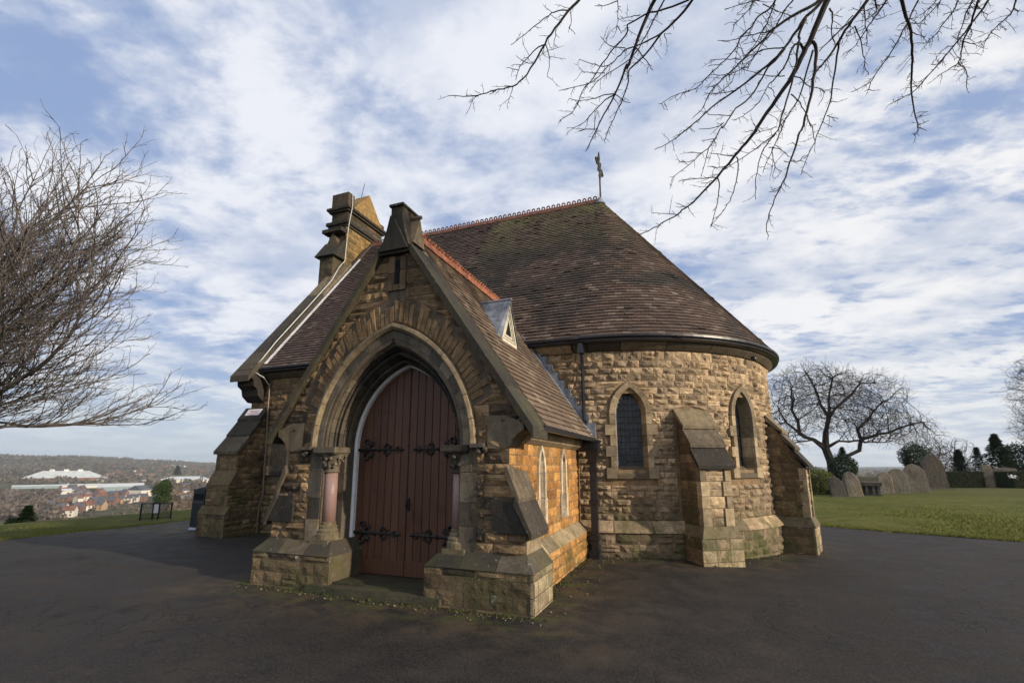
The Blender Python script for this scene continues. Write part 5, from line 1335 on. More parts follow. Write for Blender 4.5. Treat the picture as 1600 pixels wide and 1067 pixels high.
# --- overhanging tree, drooping into the top right
def crop(pts, ox, oy, sc): return [(ox + x / sc, oy + y / sc) for x, y in pts]
c1 = lambda *p: crop(p, 700, 0, 4.447); c2 = lambda *p: crop(p, 980, 0, 5.); c3 = lambda *p: crop(p, 980, 180, 5.); c4 = lambda *p: crop(p, 1280, 0, 4.85)
BR = [  # (polyline px, r0 px, r1 px, hub, depth offset)
 (c1((915, 0), (840, 75), (745, 200), (670, 310), (600, 430), (520, 550), (450, 600), (350, 622), (270, 645), (165, 670), (0, 668)), 4.2, 1.0, 'A', .0),
 (c1((830, 72), (760, 80), (700, 110), (640, 155), (580, 205), (510, 260), (435, 315)), 2., .8, None, .0), (c1((670, 310), (610, 345), (560, 395), (510, 450), (485, 500), (470, 560)), 2., .9, None, .0),
 (c1((850, 85), (858, 160), (838, 200)), 1.4, .8, None, 0), (c1((748, 205), (745, 270), (730, 320)), 1.4, .8, None, 0), (c1((683, 318), (700, 380), (705, 460), (690, 535)), 1.6, .8, None, 0), (c1((455, 600), (440, 650), (420, 690)), 1.3, .7, None, 0), (c1((485, 490), (440, 480), (405, 470)), 1.2, .7, None, 0), (c1((590, 440), (540, 435), (480, 395)), 1.2, .7, None, 0), (c1((210, 660), (155, 715)), 1.2, .8, None, 0),
 (c2((230, -30), (150, 130), (60, 360), (0, 540)) + c1((1240, 450), (1165, 650), (1080, 800), (1020, 930), (955, 1055)), 6.5, 1.2, 'B', .2),
 (c2((510, 0), (400, 140), (270, 260), (140, 430), (20, 540)) + c1((1255, 520), (1245, 600), (1200, 720), (1150, 830), (1110, 920), (1085, 985)), 4.2, .9, 'B', .5),
 (c2((480, 0), (280, 80), (130, 120), (0, 200)) + c1((1250, 220), (1180, 310), (1100, 400), (1010, 540), (930, 640), (900, 730), (840, 800), (775, 838)), 3.2, .9, 'B', -.3),
 (c2((270, 260), (120, 340), (0, 385)) + c1((1200, 380), (1120, 455), (1000, 570), (880, 605), (770, 633)), 2.6, .8, None, .1), (c2((290, 0), (200, 170), (120, 330), (30, 450)) + c1((1150, 490), (1060, 545), (980, 640)), 2.4, .9, 'B', .4),
 (c1((1165, 650), (1090, 660), (1000, 690), (920, 700), (840, 685)), 1.8, .8, None, 0), (c1((1165, 655), (1090, 700), (1020, 770), (950, 850), (860, 900)), 2., .8, None, 0), (c1((1160, 655), (1220, 700), (1268, 715)), 1.5, .9, None, 0), (c1((1020, 900), (960, 898), (910, 910)), 1.5, .9, None, 0), (c1((1020, 900), (1020, 765)), 1.2, .8, None, 0), (c1((1120, 455), (1050, 460), (975, 435), (910, 415)), 1.5, .8, None, 0), (c1((1230, 335), (1120, 320), (1060, 255)), 1.5, .8, None, 0), (c1((1090, 505), (1000, 510), (930, 495)), 1.3, .8, None, 0),
 (c2((290, 265), (310, 330)), 1.4, .8, None, 0), (c2((70, 375), (150, 480), (200, 550)), 2., 1., None, 0), (c1((1334, 105), (1270, 120), (1200, 130)), 1.5, .8, None, 0), (c1((1180, -20), (1180, 110), (1175, 190)), 1.4, .7, 'A', .2), (c1((1180, 8), (1080, 45), (1020, 42)), 1.5, .8, None, 0),
 (c2((1600, -60), (1540, 60), (1440, 300), (1380, 410), (1290, 600), (1200, 730), (1100, 870), (1010, 1000)) + c3((1000, 130), (920, 220), (840, 320), (700, 490), (550, 650), (450, 730), (390, 780), (290, 830), (210, 880), (80, 938)), 9.5, 1.2, 'C', .0),
 (c2((1540, -60), (1480, 30), (1290, 130), (1130, 240), (1060, 320), (960, 410), (880, 490), (780, 590), (700, 660), (640, 740), (580, 860), (520, 915)), 5.2, 1., 'C', -.5),
 (c2((1560, -60), (1500, 40), (1400, 130), (1330, 230), (1230, 380), (1130, 480), (1000, 590), (850, 710), (700, 810), (560, 930), (480, 1000)) + c3((500, 90), (420, 150), (310, 225), (215, 270)), 5., .9, 'C', .35),
 (c2((1400, 130), (1350, 250), (1340, 330), (1290, 380), (1240, 500), (1170, 600), (1090, 690), (1040, 790)), 4.5, 1., None, -.3), (c2((1230, 380), (1150, 480), (1090, 540), (1040, 640), (960, 760), (850, 850), (810, 910), (740, 1000)) + c3((740, 90), (690, 180), (630, 260), (530, 350), (430, 430), (350, 488)), 3.2, .9, None, .2),
 (c2((1440, 330), (1475, 380), (1470, 500), (1450, 620), (1430, 760), (1390, 920), (1370, 1000)) + c3((1340, 150), (1310, 270), (1270, 370), (1240, 480), (1200, 560), (1150, 660), (1110, 770), (1085, 880), (1105, 945)), 5., 1., None, .4),
 (c2((1380, 410), (1340, 330), (1320, 480), (1290, 650), (1240, 800), (1190, 980)) + c3((1160, 140), (1050, 230), (920, 320), (800, 400), (740, 440)), 3.6, .9, None, -.2), (c3((1160, 140), (1110, 210), (1050, 290), (1020, 420), (1000, 520), (1005, 660)), 2., .9, None, 0),
 (c3((1240, 30), (1190, 150), (1140, 260), (1090, 370), (1060, 455)), 1.8, .8, None, 0), (c2((1450, 400), (1400, 560), (1360, 720), (1280, 860), (1200, 985)), 3., 1.2, None, .5),
 (c2((1310, -20), (1230, 90), (1150, 230), (1050, 350), (990, 450), (900, 530), (790, 590)), 2.4, .8, 'C', -.7), (c2((1170, -10), (1110, 70), (1030, 130), (970, 210), (890, 290), (860, 360), (790, 450), (700, 530), (620, 610), (540, 690), (400, 735), (260, 815)), 2.8, .8, 'C', -.9), (c2((1160, 0), (1100, 170), (1040, 280), (960, 400)), 2., 1., 'C', -.6),
 (c2((1000, -10), (960, 60), (900, 130), (830, 195)), 1.8, .8, 'B', -.6), (c2((1060, 0), (920, 30), (760, 75)), 1.6, .8, 'B', -.6), (c2((1060, 30), (1180, 90), (1280, 130)), 1.6, 1., None, 0), (c2((1130, 240), (1030, 265), (900, 295), (800, 320), (705, 318)), 2., .8, None, 0), (c2((885, 470), (800, 465), (655, 470)), 1.4, .8, None, 0), (c2((740, 505), (640, 515)), 1.1, .8, None, 0), (c2((780, 590), (720, 590), (655, 585)), 1.2, .8, None, 0), (c2((1220, 375), (1120, 385), (1030, 405), (980, 460), (940, 520), (850, 560), (820, 640), (730, 720)), 2., .8, None, 0), (c2((850, 710), (740, 728), (600, 728)), 1.4, .8, None, 0),
 (c2((1100, 680), (1140, 710), (1155, 760)), 1.4, .8, None, 0), (c2((1040, 790), (980, 850), (900, 910), (830, 945)), 1.6, .8, None, 0), (c2((1230, 600), (1120, 595), (1030, 580), (900, 545)), 1.5, .8, None, 0), (c2((1290, 600), (1350, 610), (1420, 680), (1520, 700), (1540, 720)), 2., .9, None, 0), (c2((1280, 735), (1350, 800), (1400, 900), (1440, 1000)), 2., 1., None, 0), (c2((810, 905), (720, 900), (630, 897)), 1.3, .8, None, 0),
 (c3((840, 320), (740, 312), (640, 298)), 1.7, .8, None, 0), (c3((855, 330), (870, 390), (855, 490), (830, 600), (780, 700), (710, 800), (650, 860)), 1.9, .8, None, 0), (c3((705, 490), (720, 560), (705, 680), (680, 780), (655, 875)), 1.9, .8, None, 0), (c3((690, 488), (600, 490), (530, 498), (410, 512)), 1.8, .8, None, 0), (c3((780, 395), (720, 410), (625, 402)), 1.5, .8, None, 0), (c3((390, 778), (300, 768), (190, 765)), 1.4, .7, None, 0), (c3((455, 722), (400, 690)), 1.2, .8, None, 0), (c3((660, 515), (630, 530), (575, 535)), 1.2, .8, None, 0), (c3((635, 260), (610, 360), (575, 480)), 1.5, .7, None, 0), (c3((690, 185), (580, 200)), 1.2, .8, None, 0), (c3((755, 60), (690, 95), (560, 110)), 1.4, .8, None, 0), (c3((580, 295), (485, 290)), 1.2, .7, None, 0), (c3((520, 350), (460, 368), (400, 358)), 1.2, .7, None, 0),
 (c3((1130, 250), (1140, 350), (1170, 420), (1210, 438)), 1.4, .8, None, 0), (c3((1110, 255), (1190, 265), (1260, 325)), 1.4, .8, None, 0), (c3((1160, 95), (1080, 120), (1005, 150)), 1.3, .8, None, 0), (c3((1280, 365), (1340, 360), (1375, 322)), 1.4, .8, None, 0), (c3((1200, 560), (1160, 590), (1105, 603)), 1.4, .8, None, 0), (c3((1270, 370), (1225, 365)), 1.1, .8, None, 0), (c3((1320, 240), (1285, 212)), 1.3, .8, None, 0), (c3((1400, 10), (1440, 90), (1465, 200)), 1.6, 1., None, 0),
 (c4((390, -30), (280, 120), (200, 230), (130, 340), (60, 450), (0, 520)) + c2((1560, 460), (1480, 560), (1450, 610)), 5.5, 1.4, 'C', .9), (c4((150, 330), (130, 480), (105, 620), (85, 760), (40, 880), (0, 990)) + c3((1440, 260), (1380, 400), (1355, 470)), 3., .8, None, .3),
 (c4((240, 160), (120, 270), (0, 390)), 2.4, 1.4, None, 0), (c4((520, -10), (440, 110), (370, 200), (300, 310), (220, 395)), 2.8, .8, 'D', .6), (c4((425, -10), (430, 90), (350, 155)), 2.2, 1., 'D', .5), (c4((340, 40), (345, 150), (365, 290), (360, 345)), 2., 1., None, .4), (c4((270, 200), (310, 300), (340, 420), (350, 500), (375, 570)), 2., .9, None, 0), (c4((430, 150), (515, 115)), 1.4, .9, None, 0), (c4((80, 70), (100, 130), (95, 240), (120, 340)), 2.5, 1.2, None, 0), (c4((520, 20), (360, 80), (250, 60)), 1.5, .8, None, 0),
 (c4((250, 120), (170, 215), (90, 215), (50, 195)), 1.7, .8, None, 0), (c4((270, 200), (200, 280), (350, 215)), 1.2, .8, None, 0), (c4((80, 770), (145, 775)), 1.3, .8, None, 0), (c4((55, 880), (145, 900)), 1.3, .8, None, 0), (c4((0, 665), (45, 710)), 1.3, .8, None, 0),
 (c4((610, -40), (660, 130), (695, 250), (705, 400), (700, 550), (700, 700), (720, 860), (750, 970), (720, 1030)), 5.2, 1.1, 'D', 0), (c4((755, -10), (700, 110), (640, 230), (560, 370), (510, 450), (440, 540), (385, 625), (245, 700)), 2.5, .9, 'D', .6), (c4((700, 245), (750, 265), (805, 280)), 1.6, .9, None, 0), (c4((670, 150), (740, 130)), 1.5, .9, None, 0), (c4((665, 155), (600, 195)), 1.4, .9, None, 0), (c4((745, 965), (815, 990)), 1.3, .8, None, 0), (c4((740, 960), (830, 915)), 1.3, .8, None, 0), (c4((730, 900), (820, 845)), 1.3, .7, None, 0), (c4((515, 440), (575, 430)), 1.2, .8, None, 0), (c4((385, 625), (380, 670), (345, 695)), 1.2, .8, None, 0),
 (c4((1300, -20), (1210, 110), (1110, 240), (1010, 360), (930, 460), (830, 570), (740, 670), (690, 715), (560, 775)), 3.2, .9, 'E', .2), (c4((1225, -20), (1200, 20), (1150, 190), (1090, 320), (1070, 440), (1055, 480), (1110, 540), (1115, 660)), 3.6, .9, 'E', 0), (c4((1055, 480), (1010, 510), (960, 540), (895, 580)), 1.8, .9, None, 0), (c4((1170, -10), (1110, 110), (1070, 230), (1045, 300)), 2.2, 1., 'E', .1),
 (c4((1065, -10), (1010, 90), (950, 170), (900, 240), (840, 300), (790, 335)), 2.2, .8, 'E', .5), (c4((1490, -10), (1475, 65), (1430, 130), (1330, 215), (1260, 305)), 2.6, .9, 'E', .3), (c4((895, -10), (840, 60), (770, 115)), 1.6, .8, 'D', .7), (c4((935, -10), (850, 90), (750, 185)), 1.8, .8, 'D', .8), (c4((1095, 320), (1180, 330), (1230, 315)), 1.6, .8, None, 0), (c4((1200, 40), (1240, 90), (1280, 110), (1330, 85)), 1.5, .7, None, 0), (c4((1020, 355), (970, 350)), 1.3, .8, None, 0), (c4((930, 455), (895, 485), (845, 490)), 1.5, .9, None, 0), (c4((1140, 215), (1155, 250), (1145, 290), (1090, 305)), 1.4, .8, None, 0), (c4((760, 655), (665, 668)), 1.3, .8, None, 0), (c4((1010, 90), (940, 108)), 1.4, .8, None, 0), (c4((1475, 60), (1510, 95)), 1.6, .9, None, 0)]
hubs = {'A': at_depth(985, -190, 5.0), 'B': at_depth(1095, -230, 5.0), 'C': at_depth(1345, -260, 5.1), 'D': at_depth(1440, -240, 5.3), 'E': at_depth(1640, -200, 5.6)}
TB = Vector((5.6, -3.2, 0)); ot = empty('overhanging_tree', (TB.x, TB.y, TB.z), 'leafless tree whose dark twigs hang down into the top right of the picture', 'tree')
crown = Vector((4.9, -2.2, 5.4))
tk = MB(); tk.tube([TB - Vector((0, 0, .4)), TB + Vector((0, 0, .3)), TB + Vector((-.1, .2, 2.5)), crown], [.62, .42, .34, .27], 12)
tk.build('trunk', 'barkmoss', ot, smooth=True)
J = crown + (hubs['C'] - crown) * .55 + Vector((0, 0, .9))
limb = MB()
def bez(a, b, c, n=10): return [a * (1 - s) ** 2 + b * 2 * s * (1 - s) + c * s * s for s in [i / n for i in range(n + 1)]]
limb.tube(bez(crown, J + Vector((0, 0, .5)), hubs['C']), [.22 - .012 * i for i in range(11)], 8)
for h_ in 'ABDE': limb.tube(bez(J if h_ in 'AB' else crown, (J + hubs[h_]) / 2 + Vector((0, 0, .8)), hubs[h_]), [.13 - .008 * i for i in range(11)], 7)
limb.build('limb', 'bark', ot)
placed = []   # (px,py,depth,point)
def near_depth(x, y):
    b = min(placed, key=lambda q: (q[0] - x) ** 2 + (q[1] - y) ** 2) if placed else None
    return b[2] if b and hypot(b[0] - x, b[1] - y) < 26 else 5.7
for pl, r0, r1, hub, doff in BR:
    y0 = pl[0][1]; d0 = (5.25 + doff * .5) if hub else near_depth(*pl[0]); drift = R.uniform(-.25, .45)
    tot = sum(hypot(pl[i + 1][0] - pl[i][0], pl[i + 1][1] - pl[i][1]) for i in range(len(pl) - 1)); s_ = 0; pts = []; rad = []
    for i, q in enumerate(pl):
        if i: s_ += hypot(q[0] - pl[i - 1][0], q[1] - pl[i - 1][1])
        f = s_ / max(tot, 1); d = d0 + drift * f * min(1, tot / 250) + (.55 * f * min(1, tot / 300) if hub else 0)
        pts.append(at_depth(q[0], q[1], d)); rad.append(((r0 + (r1 - r0) * f ** .8) * .5) * d / F_PX * 1.08); placed.append((q[0], q[1], d))
        if i < len(pl) - 1:
            for g_ in (.33, .66): placed.append((q[0] + (pl[i + 1][0] - q[0]) * g_, q[1] + (pl[i + 1][1] - q[1]) * g_, d))
    # subdivide smoothly (catmull)
    P_, Rr = [], []
    for i in range(len(pts) - 1):
        a, b = pts[max(i - 1, 0)], pts[i]; c, d_ = pts[i + 1], pts[min(i + 2, len(pts) - 1)]
        for q in range(3):
            u = q / 3; P_.append(.5 * ((2 * b) + (c - a) * u + (2 * a - 5 * b + 4 * c - d_) * u * u + (3 * b - a - 3 * c + d_) * u ** 3) + Vector((R.gauss(0, 1), R.gauss(0, 1), R.gauss(0, 1))) * .0035); Rr.append(rad[i] * (1 - u) + rad[i + 1] * u)
    P_.append(pts[-1]); Rr.append(rad[-1]); mb = MB()
    if hub: P_ = bez(hubs[hub], (hubs[hub] + pts[0]) / 2 + (pts[0] - pts[1]).normalized() * .25, pts[0], 4)[:-1] + P_; Rr = [rad[0] * 1.3] * 4 + Rr
    mb.tube(P_, Rr, 6 if r0 > 3 else 5)
    # spur twigs
    L = sum((P_[i + 1] - P_[i]).length for i in range(len(P_) - 1)); nt = int(L * 13) + 1
    for k in range(nt):
        i = R.randrange(len(P_) // 6, len(P_) - 1) if len(P_) > 6 else R.randrange(len(P_) - 1); p = P_[i] + (P_[i + 1] - P_[i]) * R.random(); d0_ = (P_[i + 1] - P_[i]).normalized()
        sd_ = Vector((R.gauss(0, 1), R.gauss(0, 1), R.gauss(0, .8))).normalized(); dd = (d0_ * .55 + sd_ * .9 + Vector((0, 0, -.15))).normalized(); ln_ = R.choice([.04, .06, .08, .12, .2]) * R.uniform(.7, 1.2)
        q = [p]; 
        for s2 in range(3): q.append(q[-1] + dd * ln_ / 3); dd = (dd + Vector((R.gauss(0, .22), R.gauss(0, .22), R.gauss(0, .22) - .05))).normalized()
        mb.tube(q, [.0034, .0030, .0026, .0018], 3)
        if ln_ > .09:
            for s2 in (1, 2):
                e = q[s2] + (dd + Vector((R.gauss(0, .8), R.gauss(0, .8), R.gauss(0, .8)))).normalized() * .035; mb.tube([q[s2], e], [.0026, .0016], 3)
    mb.build('branch', 'bark', ot)

# ================================================================== FOLIAGE
def leafblob(mb, c, r, n, ls, tone=None, flat=1., hollow=.55, lump=.35):
    c = Vector(c)
    lumps = [Vector((R.gauss(0, 1), R.gauss(0, 1), R.gauss(0, 1))).normalized() for _ in range(9)]
    for _ in range(n):
        v = Vector((R.gauss(0, 1), R.gauss(0, 1), R.gauss(0, 1))).normalized(); q = max(v.dot(l) for l in lumps)
        rr = R.uniform(hollow, 1.) * (1 - lump + lump * max(0, q) ** 2 * 1.2)
        p = c + Vector((v.x * r[0], v.y * r[1], v.z * r[2])) * rr
        a = Vector((R.gauss(0, 1), R.gauss(0, 1), R.gauss(0, 1))).normalized(); b = a.orthogonal().normalized(); s_ = ls * R.uniform(.6, 1.3)
        o = len(mb.v); mb.v += [tuple(p - a * s_), tuple(p + a * s_), tuple(p + b * s_ * 1.2)]; tn = tone or (R.random(), R.random(), 0); mb.t += [tn] * 3; mb.f.append((o, o + 1, o + 2))
def conifer(mb, base, h, r, n, ls, cone=1.):
    base = Vector(base)
    for _ in range(n):
        f = R.random() ** .75; a = R.uniform(0, 2 * pi); rr = r * (1 - f * cone) * R.uniform(.35, 1.25) * (.80 + .25 * sin(f * 38 + 2 * sin(a * 2))) + .02
        rr *= 1 + .22 * noise.noise(Vector((cos(a) * 1.6, sin(a) * 1.6, f * 4 + base.x))); p = base + Vector((rr * cos(a), rr * sin(a), f * h - .15 * rr)); d = Vector((cos(a), sin(a), -.25)); up = Vector((-sin(a), cos(a), R.uniform(-.4, .4)))
        s_ = ls * R.uniform(.6, 1.4); o = len(mb.v); mb.v += [tuple(p - up * s_ * .6), tuple(p + up * s_ * .6), tuple(p + d * s_ * 1.5)]; mb.t += [(R.random(), .5, 0)] * 3; mb.f.append((o, o + 1, o + 2))
def planted(name, px, py, d, label, cat, build, mat, trunk=(.08, .5), group=None, part='foliage', tmat='barkfar'):
    b = at_depth(px, py, d); b.z = H(b.x, b.y) - .05; o = empty(name, tuple(b), label, cat, group)
    mb = MB(); build(mb, b); mb.build(part, mat, o)
    if trunk: MB().tube([b - Vector((0, 0, .2)), b + Vector((.02, 0, trunk[1]))], [trunk[0], trunk[0] * .7], 6).build('trunk', tmat, o)
    return o
k22 = 1 / F_PX
# shrubs and conifers right
planted('shrub', 1282, 772, 27, 'bushy olive green shrub just right of the apse, beside the leaning headstones', 'shrub', lambda mb, b: (leafblob(mb, b + Vector((0, 0, .75)), (.85, .9, .85), 5200, .045), leafblob(mb, b + Vector((.65, .5, .45)), (.55, .6, .55), 2200, .045), leafblob(mb, b + Vector((-.6, .3, .7)), (.6, .7, .8), 2200, .045)), 'shrub')
planted('shrub', 1325, 762, 50, 'dark ivy green bush at the foot of the old domed tree', 'shrub', lambda mb, b: (leafblob(mb, b + Vector((0, 0, 1.3)), (1.6, 1.6, 1.7), 2600, .11), conifer(mb, b + Vector((-.1, 0, .6)), 3.0, 1.2, 1500, .14)), 'conifer')
planted('round_tree', 1437, 755, 62, 'dark rounded evergreen tree behind the tallest headstone', 'tree', lambda mb, b: leafblob(mb, b + Vector((0, 0, 2.4)), (2.1, 2.0, 2.2), 4200, .13), 'conifer', trunk=(.2, 2))
planted('conifer_tree', 1506, 758, 58, 'small pointed dark conifer behind the clipped hedge', 'tree', lambda mb, b: conifer(mb, b, 3.6, 1.5, 3600, .15), 'conifer', trunk=(.15, 2))
planted('conifer_tree', 1568, 758, 50, 'large dark conifer behind the row of headstones near the right edge', 'tree', lambda mb, b: (conifer(mb, b, 5.0, 2.2, 5200, .16), conifer(mb, b + Vector((-1.6, .2, 0)), 3.6, 1.2, 1800, .14)), 'conifer', trunk=(.2, 2))
planted('conifer_tree', 1604, 758, 54, 'broad dark conifer cut by the right edge of the picture', 'tree', lambda mb, b: leafblob(mb, b + Vector((0, 0, 2.1)), (2.6, 2.2, 2.2), 4200, .15), 'conifer', trunk=(.2, 2))
for (x, y, d, rx, rz, lab) in ((1470, 757, 78, 3.3, 3.2, 'reddish brown winter tree behind the tall brown headstone'), (1503, 757, 84, 3.4, 3.6, 'pale brown winter tree between the round and pointed evergreens'), (1455, 757, 90, 4., 3.6, 'hazy brown winter tree left of the reddish one')):
    def bl(mb, b, rx=rx, rz=rz):
        leafblob(mb, b + Vector((0, 0, rz * .95)), (rx, rx * .8, rz), 1500, .055, hollow=.1, lump=.5)
    o = planted('winter_tree', x, y, d, lab, 'tree', bl, 'purplewood', trunk=(.2, 2.5))
    b = o.location; pn = pathnodes([[Vector(b), Vector(b) + Vector((0, 0, 2))]], .5)
    nodes, par = colonize(pn, ellip(Vector(b) + Vector((0, 0, rz)), (rx, rz, rx * .8), 900), .4, .55, 60, .25); tree_mesh(nodes, par, .03, 2.2, .3, 3, None, 'branches', 'purplewood', o, twig=.5, twiglen=.8)
    for c_ in [c_ for c_ in bpy.data.objects if c_.parent == o and c_.name.startswith('branches')]: c_['kind'] = 'stuff'
# hedges
def hedge(px0_, px1_, d, z1, depth_, label):
    a, b = at_depth(px0_, 765, d), at_depth(px1_, 765, d + .4); a.z = b.z = H(a.x, a.y); dirn = (b - a).normalized(); nn = Vector((-dirn.y, dirn.x, 0)); L = (b - a).length
    o = empty('hedge', tuple((a + b) / 2), label, 'hedge'); mb = MB()
    mb.hexa([a + nn * .08, b + nn * .08, b + nn * (depth_ - .08), a + nn * (depth_ - .08)] + [p + Vector((0, 0, z1 - .06)) for p in (a + nn * .08, b + nn * .08, b + nn * (depth_ - .08), a + nn * (depth_ - .08))])
    for _ in range(int(L * 2200)):
        f = R.random(); w = R.random(); zz_ = R.uniform(0, z1)
        if R.random() < .5: w = R.uniform(-.02, .08)
        else: zz_ = z1 + R.uniform(-.06, .03)
        p = a + dirn * L * f + nn * depth_ * w + Vector((0, 0, zz_)); q = Vector((R.gauss(0, 1), R.gauss(0, 1), R.gauss(0, 1))).normalized(); r_ = q.orthogonal().normalized()
        oo = len(mb.v); mb.v += [tuple(p - q * .04), tuple(p + q * .04), tuple(p + r_ * .05)]; mb.t += [(R.random(), .5, 0)] * 3; mb.f.append((oo, oo + 1, oo + 2))
    mb.build('foliage', 'hedge', o)
hedge(1478, 1543, 34, 1.12, 1.2, 'dark clipped box hedge between the tall headstone and the paired slabs')
hedge(1588, 1640, 33.5, 1.15, 1.2, 'dark clipped hedge running out of the picture on the right')

# ================================================================== GRAVESTONES
def gravestone(pxc, pyb, w_px, h_px, shape, lean, label, side_lean=0, tone=None, th=.14, slab=False, mat='gravestone'):
    p = ground_hit(pxc, pyb); d = (p - CC).dot(CF); w, h = w_px * d / F_PX, h_px * d / F_PX
    o = empty('headstone', tuple(p), label, 'gravestone', 'headstones along the lawn')
    if shape == 'round': prof = [(-w / 2, -.3), (w / 2, -.3), (w / 2, h * .68)] + [(w / 2 * cos(a), h * .68 + h * .32 * sin(a)) for a in [pi * k / 12 for k in range(1, 12)]] + [(-w / 2, h * .68)]
    elif shape == 'gothic': prof = [(-w / 2, -.3), (w / 2, -.3), (w / 2, h * .62), (w * .42, h * .78), (w * .26, h * .92), (0, h), (-w * .26, h * .92), (-w * .42, h * .78), (-w / 2, h * .62)]
    elif shape == 'shoulder': prof = [(-w / 2, -.3), (w / 2, -.3), (w * .44, h * .35), (w * .42, h * .70), (w * .36, h * .82), (w * .22, h * .90), (w * .12, h * .98), (0, h), (-w * .12, h * .98), (-w * .22, h * .90), (-w * .36, h * .82), (-w * .42, h * .70), (-w * .44, h * .35)]
    else: prof = [(-w / 2, -.3), (w / 2, -.3), (w * .47, h * .93), (0, h), (-w * .47, h * .93)]
    f = Vector((-p.x, -p.y, 0)).normalized(); f = (f + Vector((.35, 0, 0))).normalized(); u = Vector((-f.y, f.x, 0)) * (1 if True else -1); up = Vector((0, 0, 1))
    up = (up + u * side_lean - f * lean).normalized()
    tn = tone or (R.random(), R.random(), R.uniform(0, .3)); n = len(prof); ins = .03; vs = []
    cxm, czm = 0, h * .5
    for (x, z) in prof: vs.append(p + u * x + up * z + f * th / 2)
    for (x, z) in prof: vs.append(p + u * x + up * z - f * th / 2)
    for (x, z) in prof: vs.append(p + u * (x * .9) + up * (czm + (z - czm) * .93) + f * (th / 2 + .012))
    fs = [tuple(range(2 * n, 3 * n)), tuple(range(2 * n - 1, n - 1, -1))] + [(i, (i + 1) % n, (i + 1) % n + 2 * n, i + 2 * n) for i in range(n)] + [(i + n, (i + 1) % n + n, (i + 1) % n, i) for i in range(n)]
    MB().add(vs, fs, tn).build('slab', mat, o)
    bm_ = MB(); c0 = [p + u * x + f * y for x, y in ((-w * .6, .22), (w * .6, .22), (w * .6, -.2), (-w * .6, -.2))]
    bm_.hexa([q - Vector((0, 0, .3)) for q in c0] + [q + Vector((0, 0, .10 if slab else .04)) for q in c0], (.5, .5, .2)); bm_.build('base', mat, o)
gravestone(1312, 777, 21, 32, 'gothic', .02, 'dark small pointed headstone leaning left, leftmost beside the shrub', -.16, (.3, .2, .5))
gravestone(1337, 777, 22, 40, 'gothic', .0, 'tall lichened headstone tilting left in front of the old tree', -.14, (.8, .8, 0))
gravestone(1386, 772, 20, 34, 'round', .02, 'pale round topped headstone just right of the table tomb', -.03, (.5, .7, 0))
gravestone(1408, 771, 24, 38, 'round', .02, 'round topped headstone between the pale one and the broad pointed one', -.06, (.2, .6, .1))
gravestone(1435, 770, 30, 45, 'gothic', .04, 'broad grey headstone with a full rounded point in front of the tallest', -.05, (.4, .5, .1))
gravestone(1464, 765, 34, 55, 'shoulder', .02, 'tallest brown shouldered headstone standing behind the broad grey one', -.03, (.9, .2, .3), slab=True)
gravestone(1546, 762, 12, 36, 'flat', .0, 'narrow stone pillar at the right end of the dark hedge', 0, (.9, .7, 0), th=.3)
gravestone(1562, 762, 22, 30, 'flat', .05, 'low flat topped slab just right of the stone pillar', .0, (.4, .4, .1))
gravestone(1583, 761, 28, 31, 'flat', .12, 'wide leaning slab nearest the right edge with white flowers', -.16, (.5, .6, .1))
# table tomb
p = ground_hit(1361, 774); d = (p - CC).dot(CF); w = 27 * d / F_PX
tomb = empty('table_tomb', tuple(p), 'low table tomb with a dark overhanging top between the headstones', 'tomb')
f = Vector((-p.x, -p.y, 0)).normalized(); u = Vector((-f.y, f.x, 0))
def obox(c, hu, hf, z0, z1, tone): 
    q = [c + u * a + f * b for a, b in ((-hu, hf), (hu, hf), (hu, -hf), (-hu, -hf))]; return MB().hexa([k_ + Vector((0, 0, z0)) for k_ in q] + [k_ + Vector((0, 0, z1)) for k_ in q], tone)
obox(p, w / 2 + .07, .5, .52, .72, (.5, .4, .2)).build('table_top', 'gravestone', tomb); obox(p, w / 2 + .02, .45, -.2, .08, (.5, .5, .2)).build('plinth', 'gravestone', tomb)
for a in (-1, -.4, .4, 1): obox(p + u * a * (w / 2 - .09), .06, .38, .08, .52, (.6, .6, 0)).build('leg', 'gravestone', tomb)
obox(p, w / 2 - .12, .30, -.2, .52, (.2, .2, .5)).build('side_panel', 'gravestone', tomb)
# flowers
p = ground_hit(1586, 764); p.z += .85
mb = MB(); 
for _ in range(60): 
    q = p + Vector((R.gauss(0, .14), R.gauss(0, .08), R.gauss(0, .07))); a = Vector((R.gauss(0, 1), R.gauss(0, 1), R.gauss(0, 1))).normalized() * .05; b = a.orthogonal().normalized() * .05
    o_ = len(mb.v); mb.v += [tuple(q - a), tuple(q + a), tuple(q + b)]; mb.t += [(.5, .5, 0)] * 3; mb.f.append((o_, o_ + 1, o_ + 2))
fb_ = empty('flower_bunch', tuple(p), 'white flowers lying on the leaning slab near the right edge', 'flowers'); mb.build('petals', 'graveflower', fb_, kind='stuff')

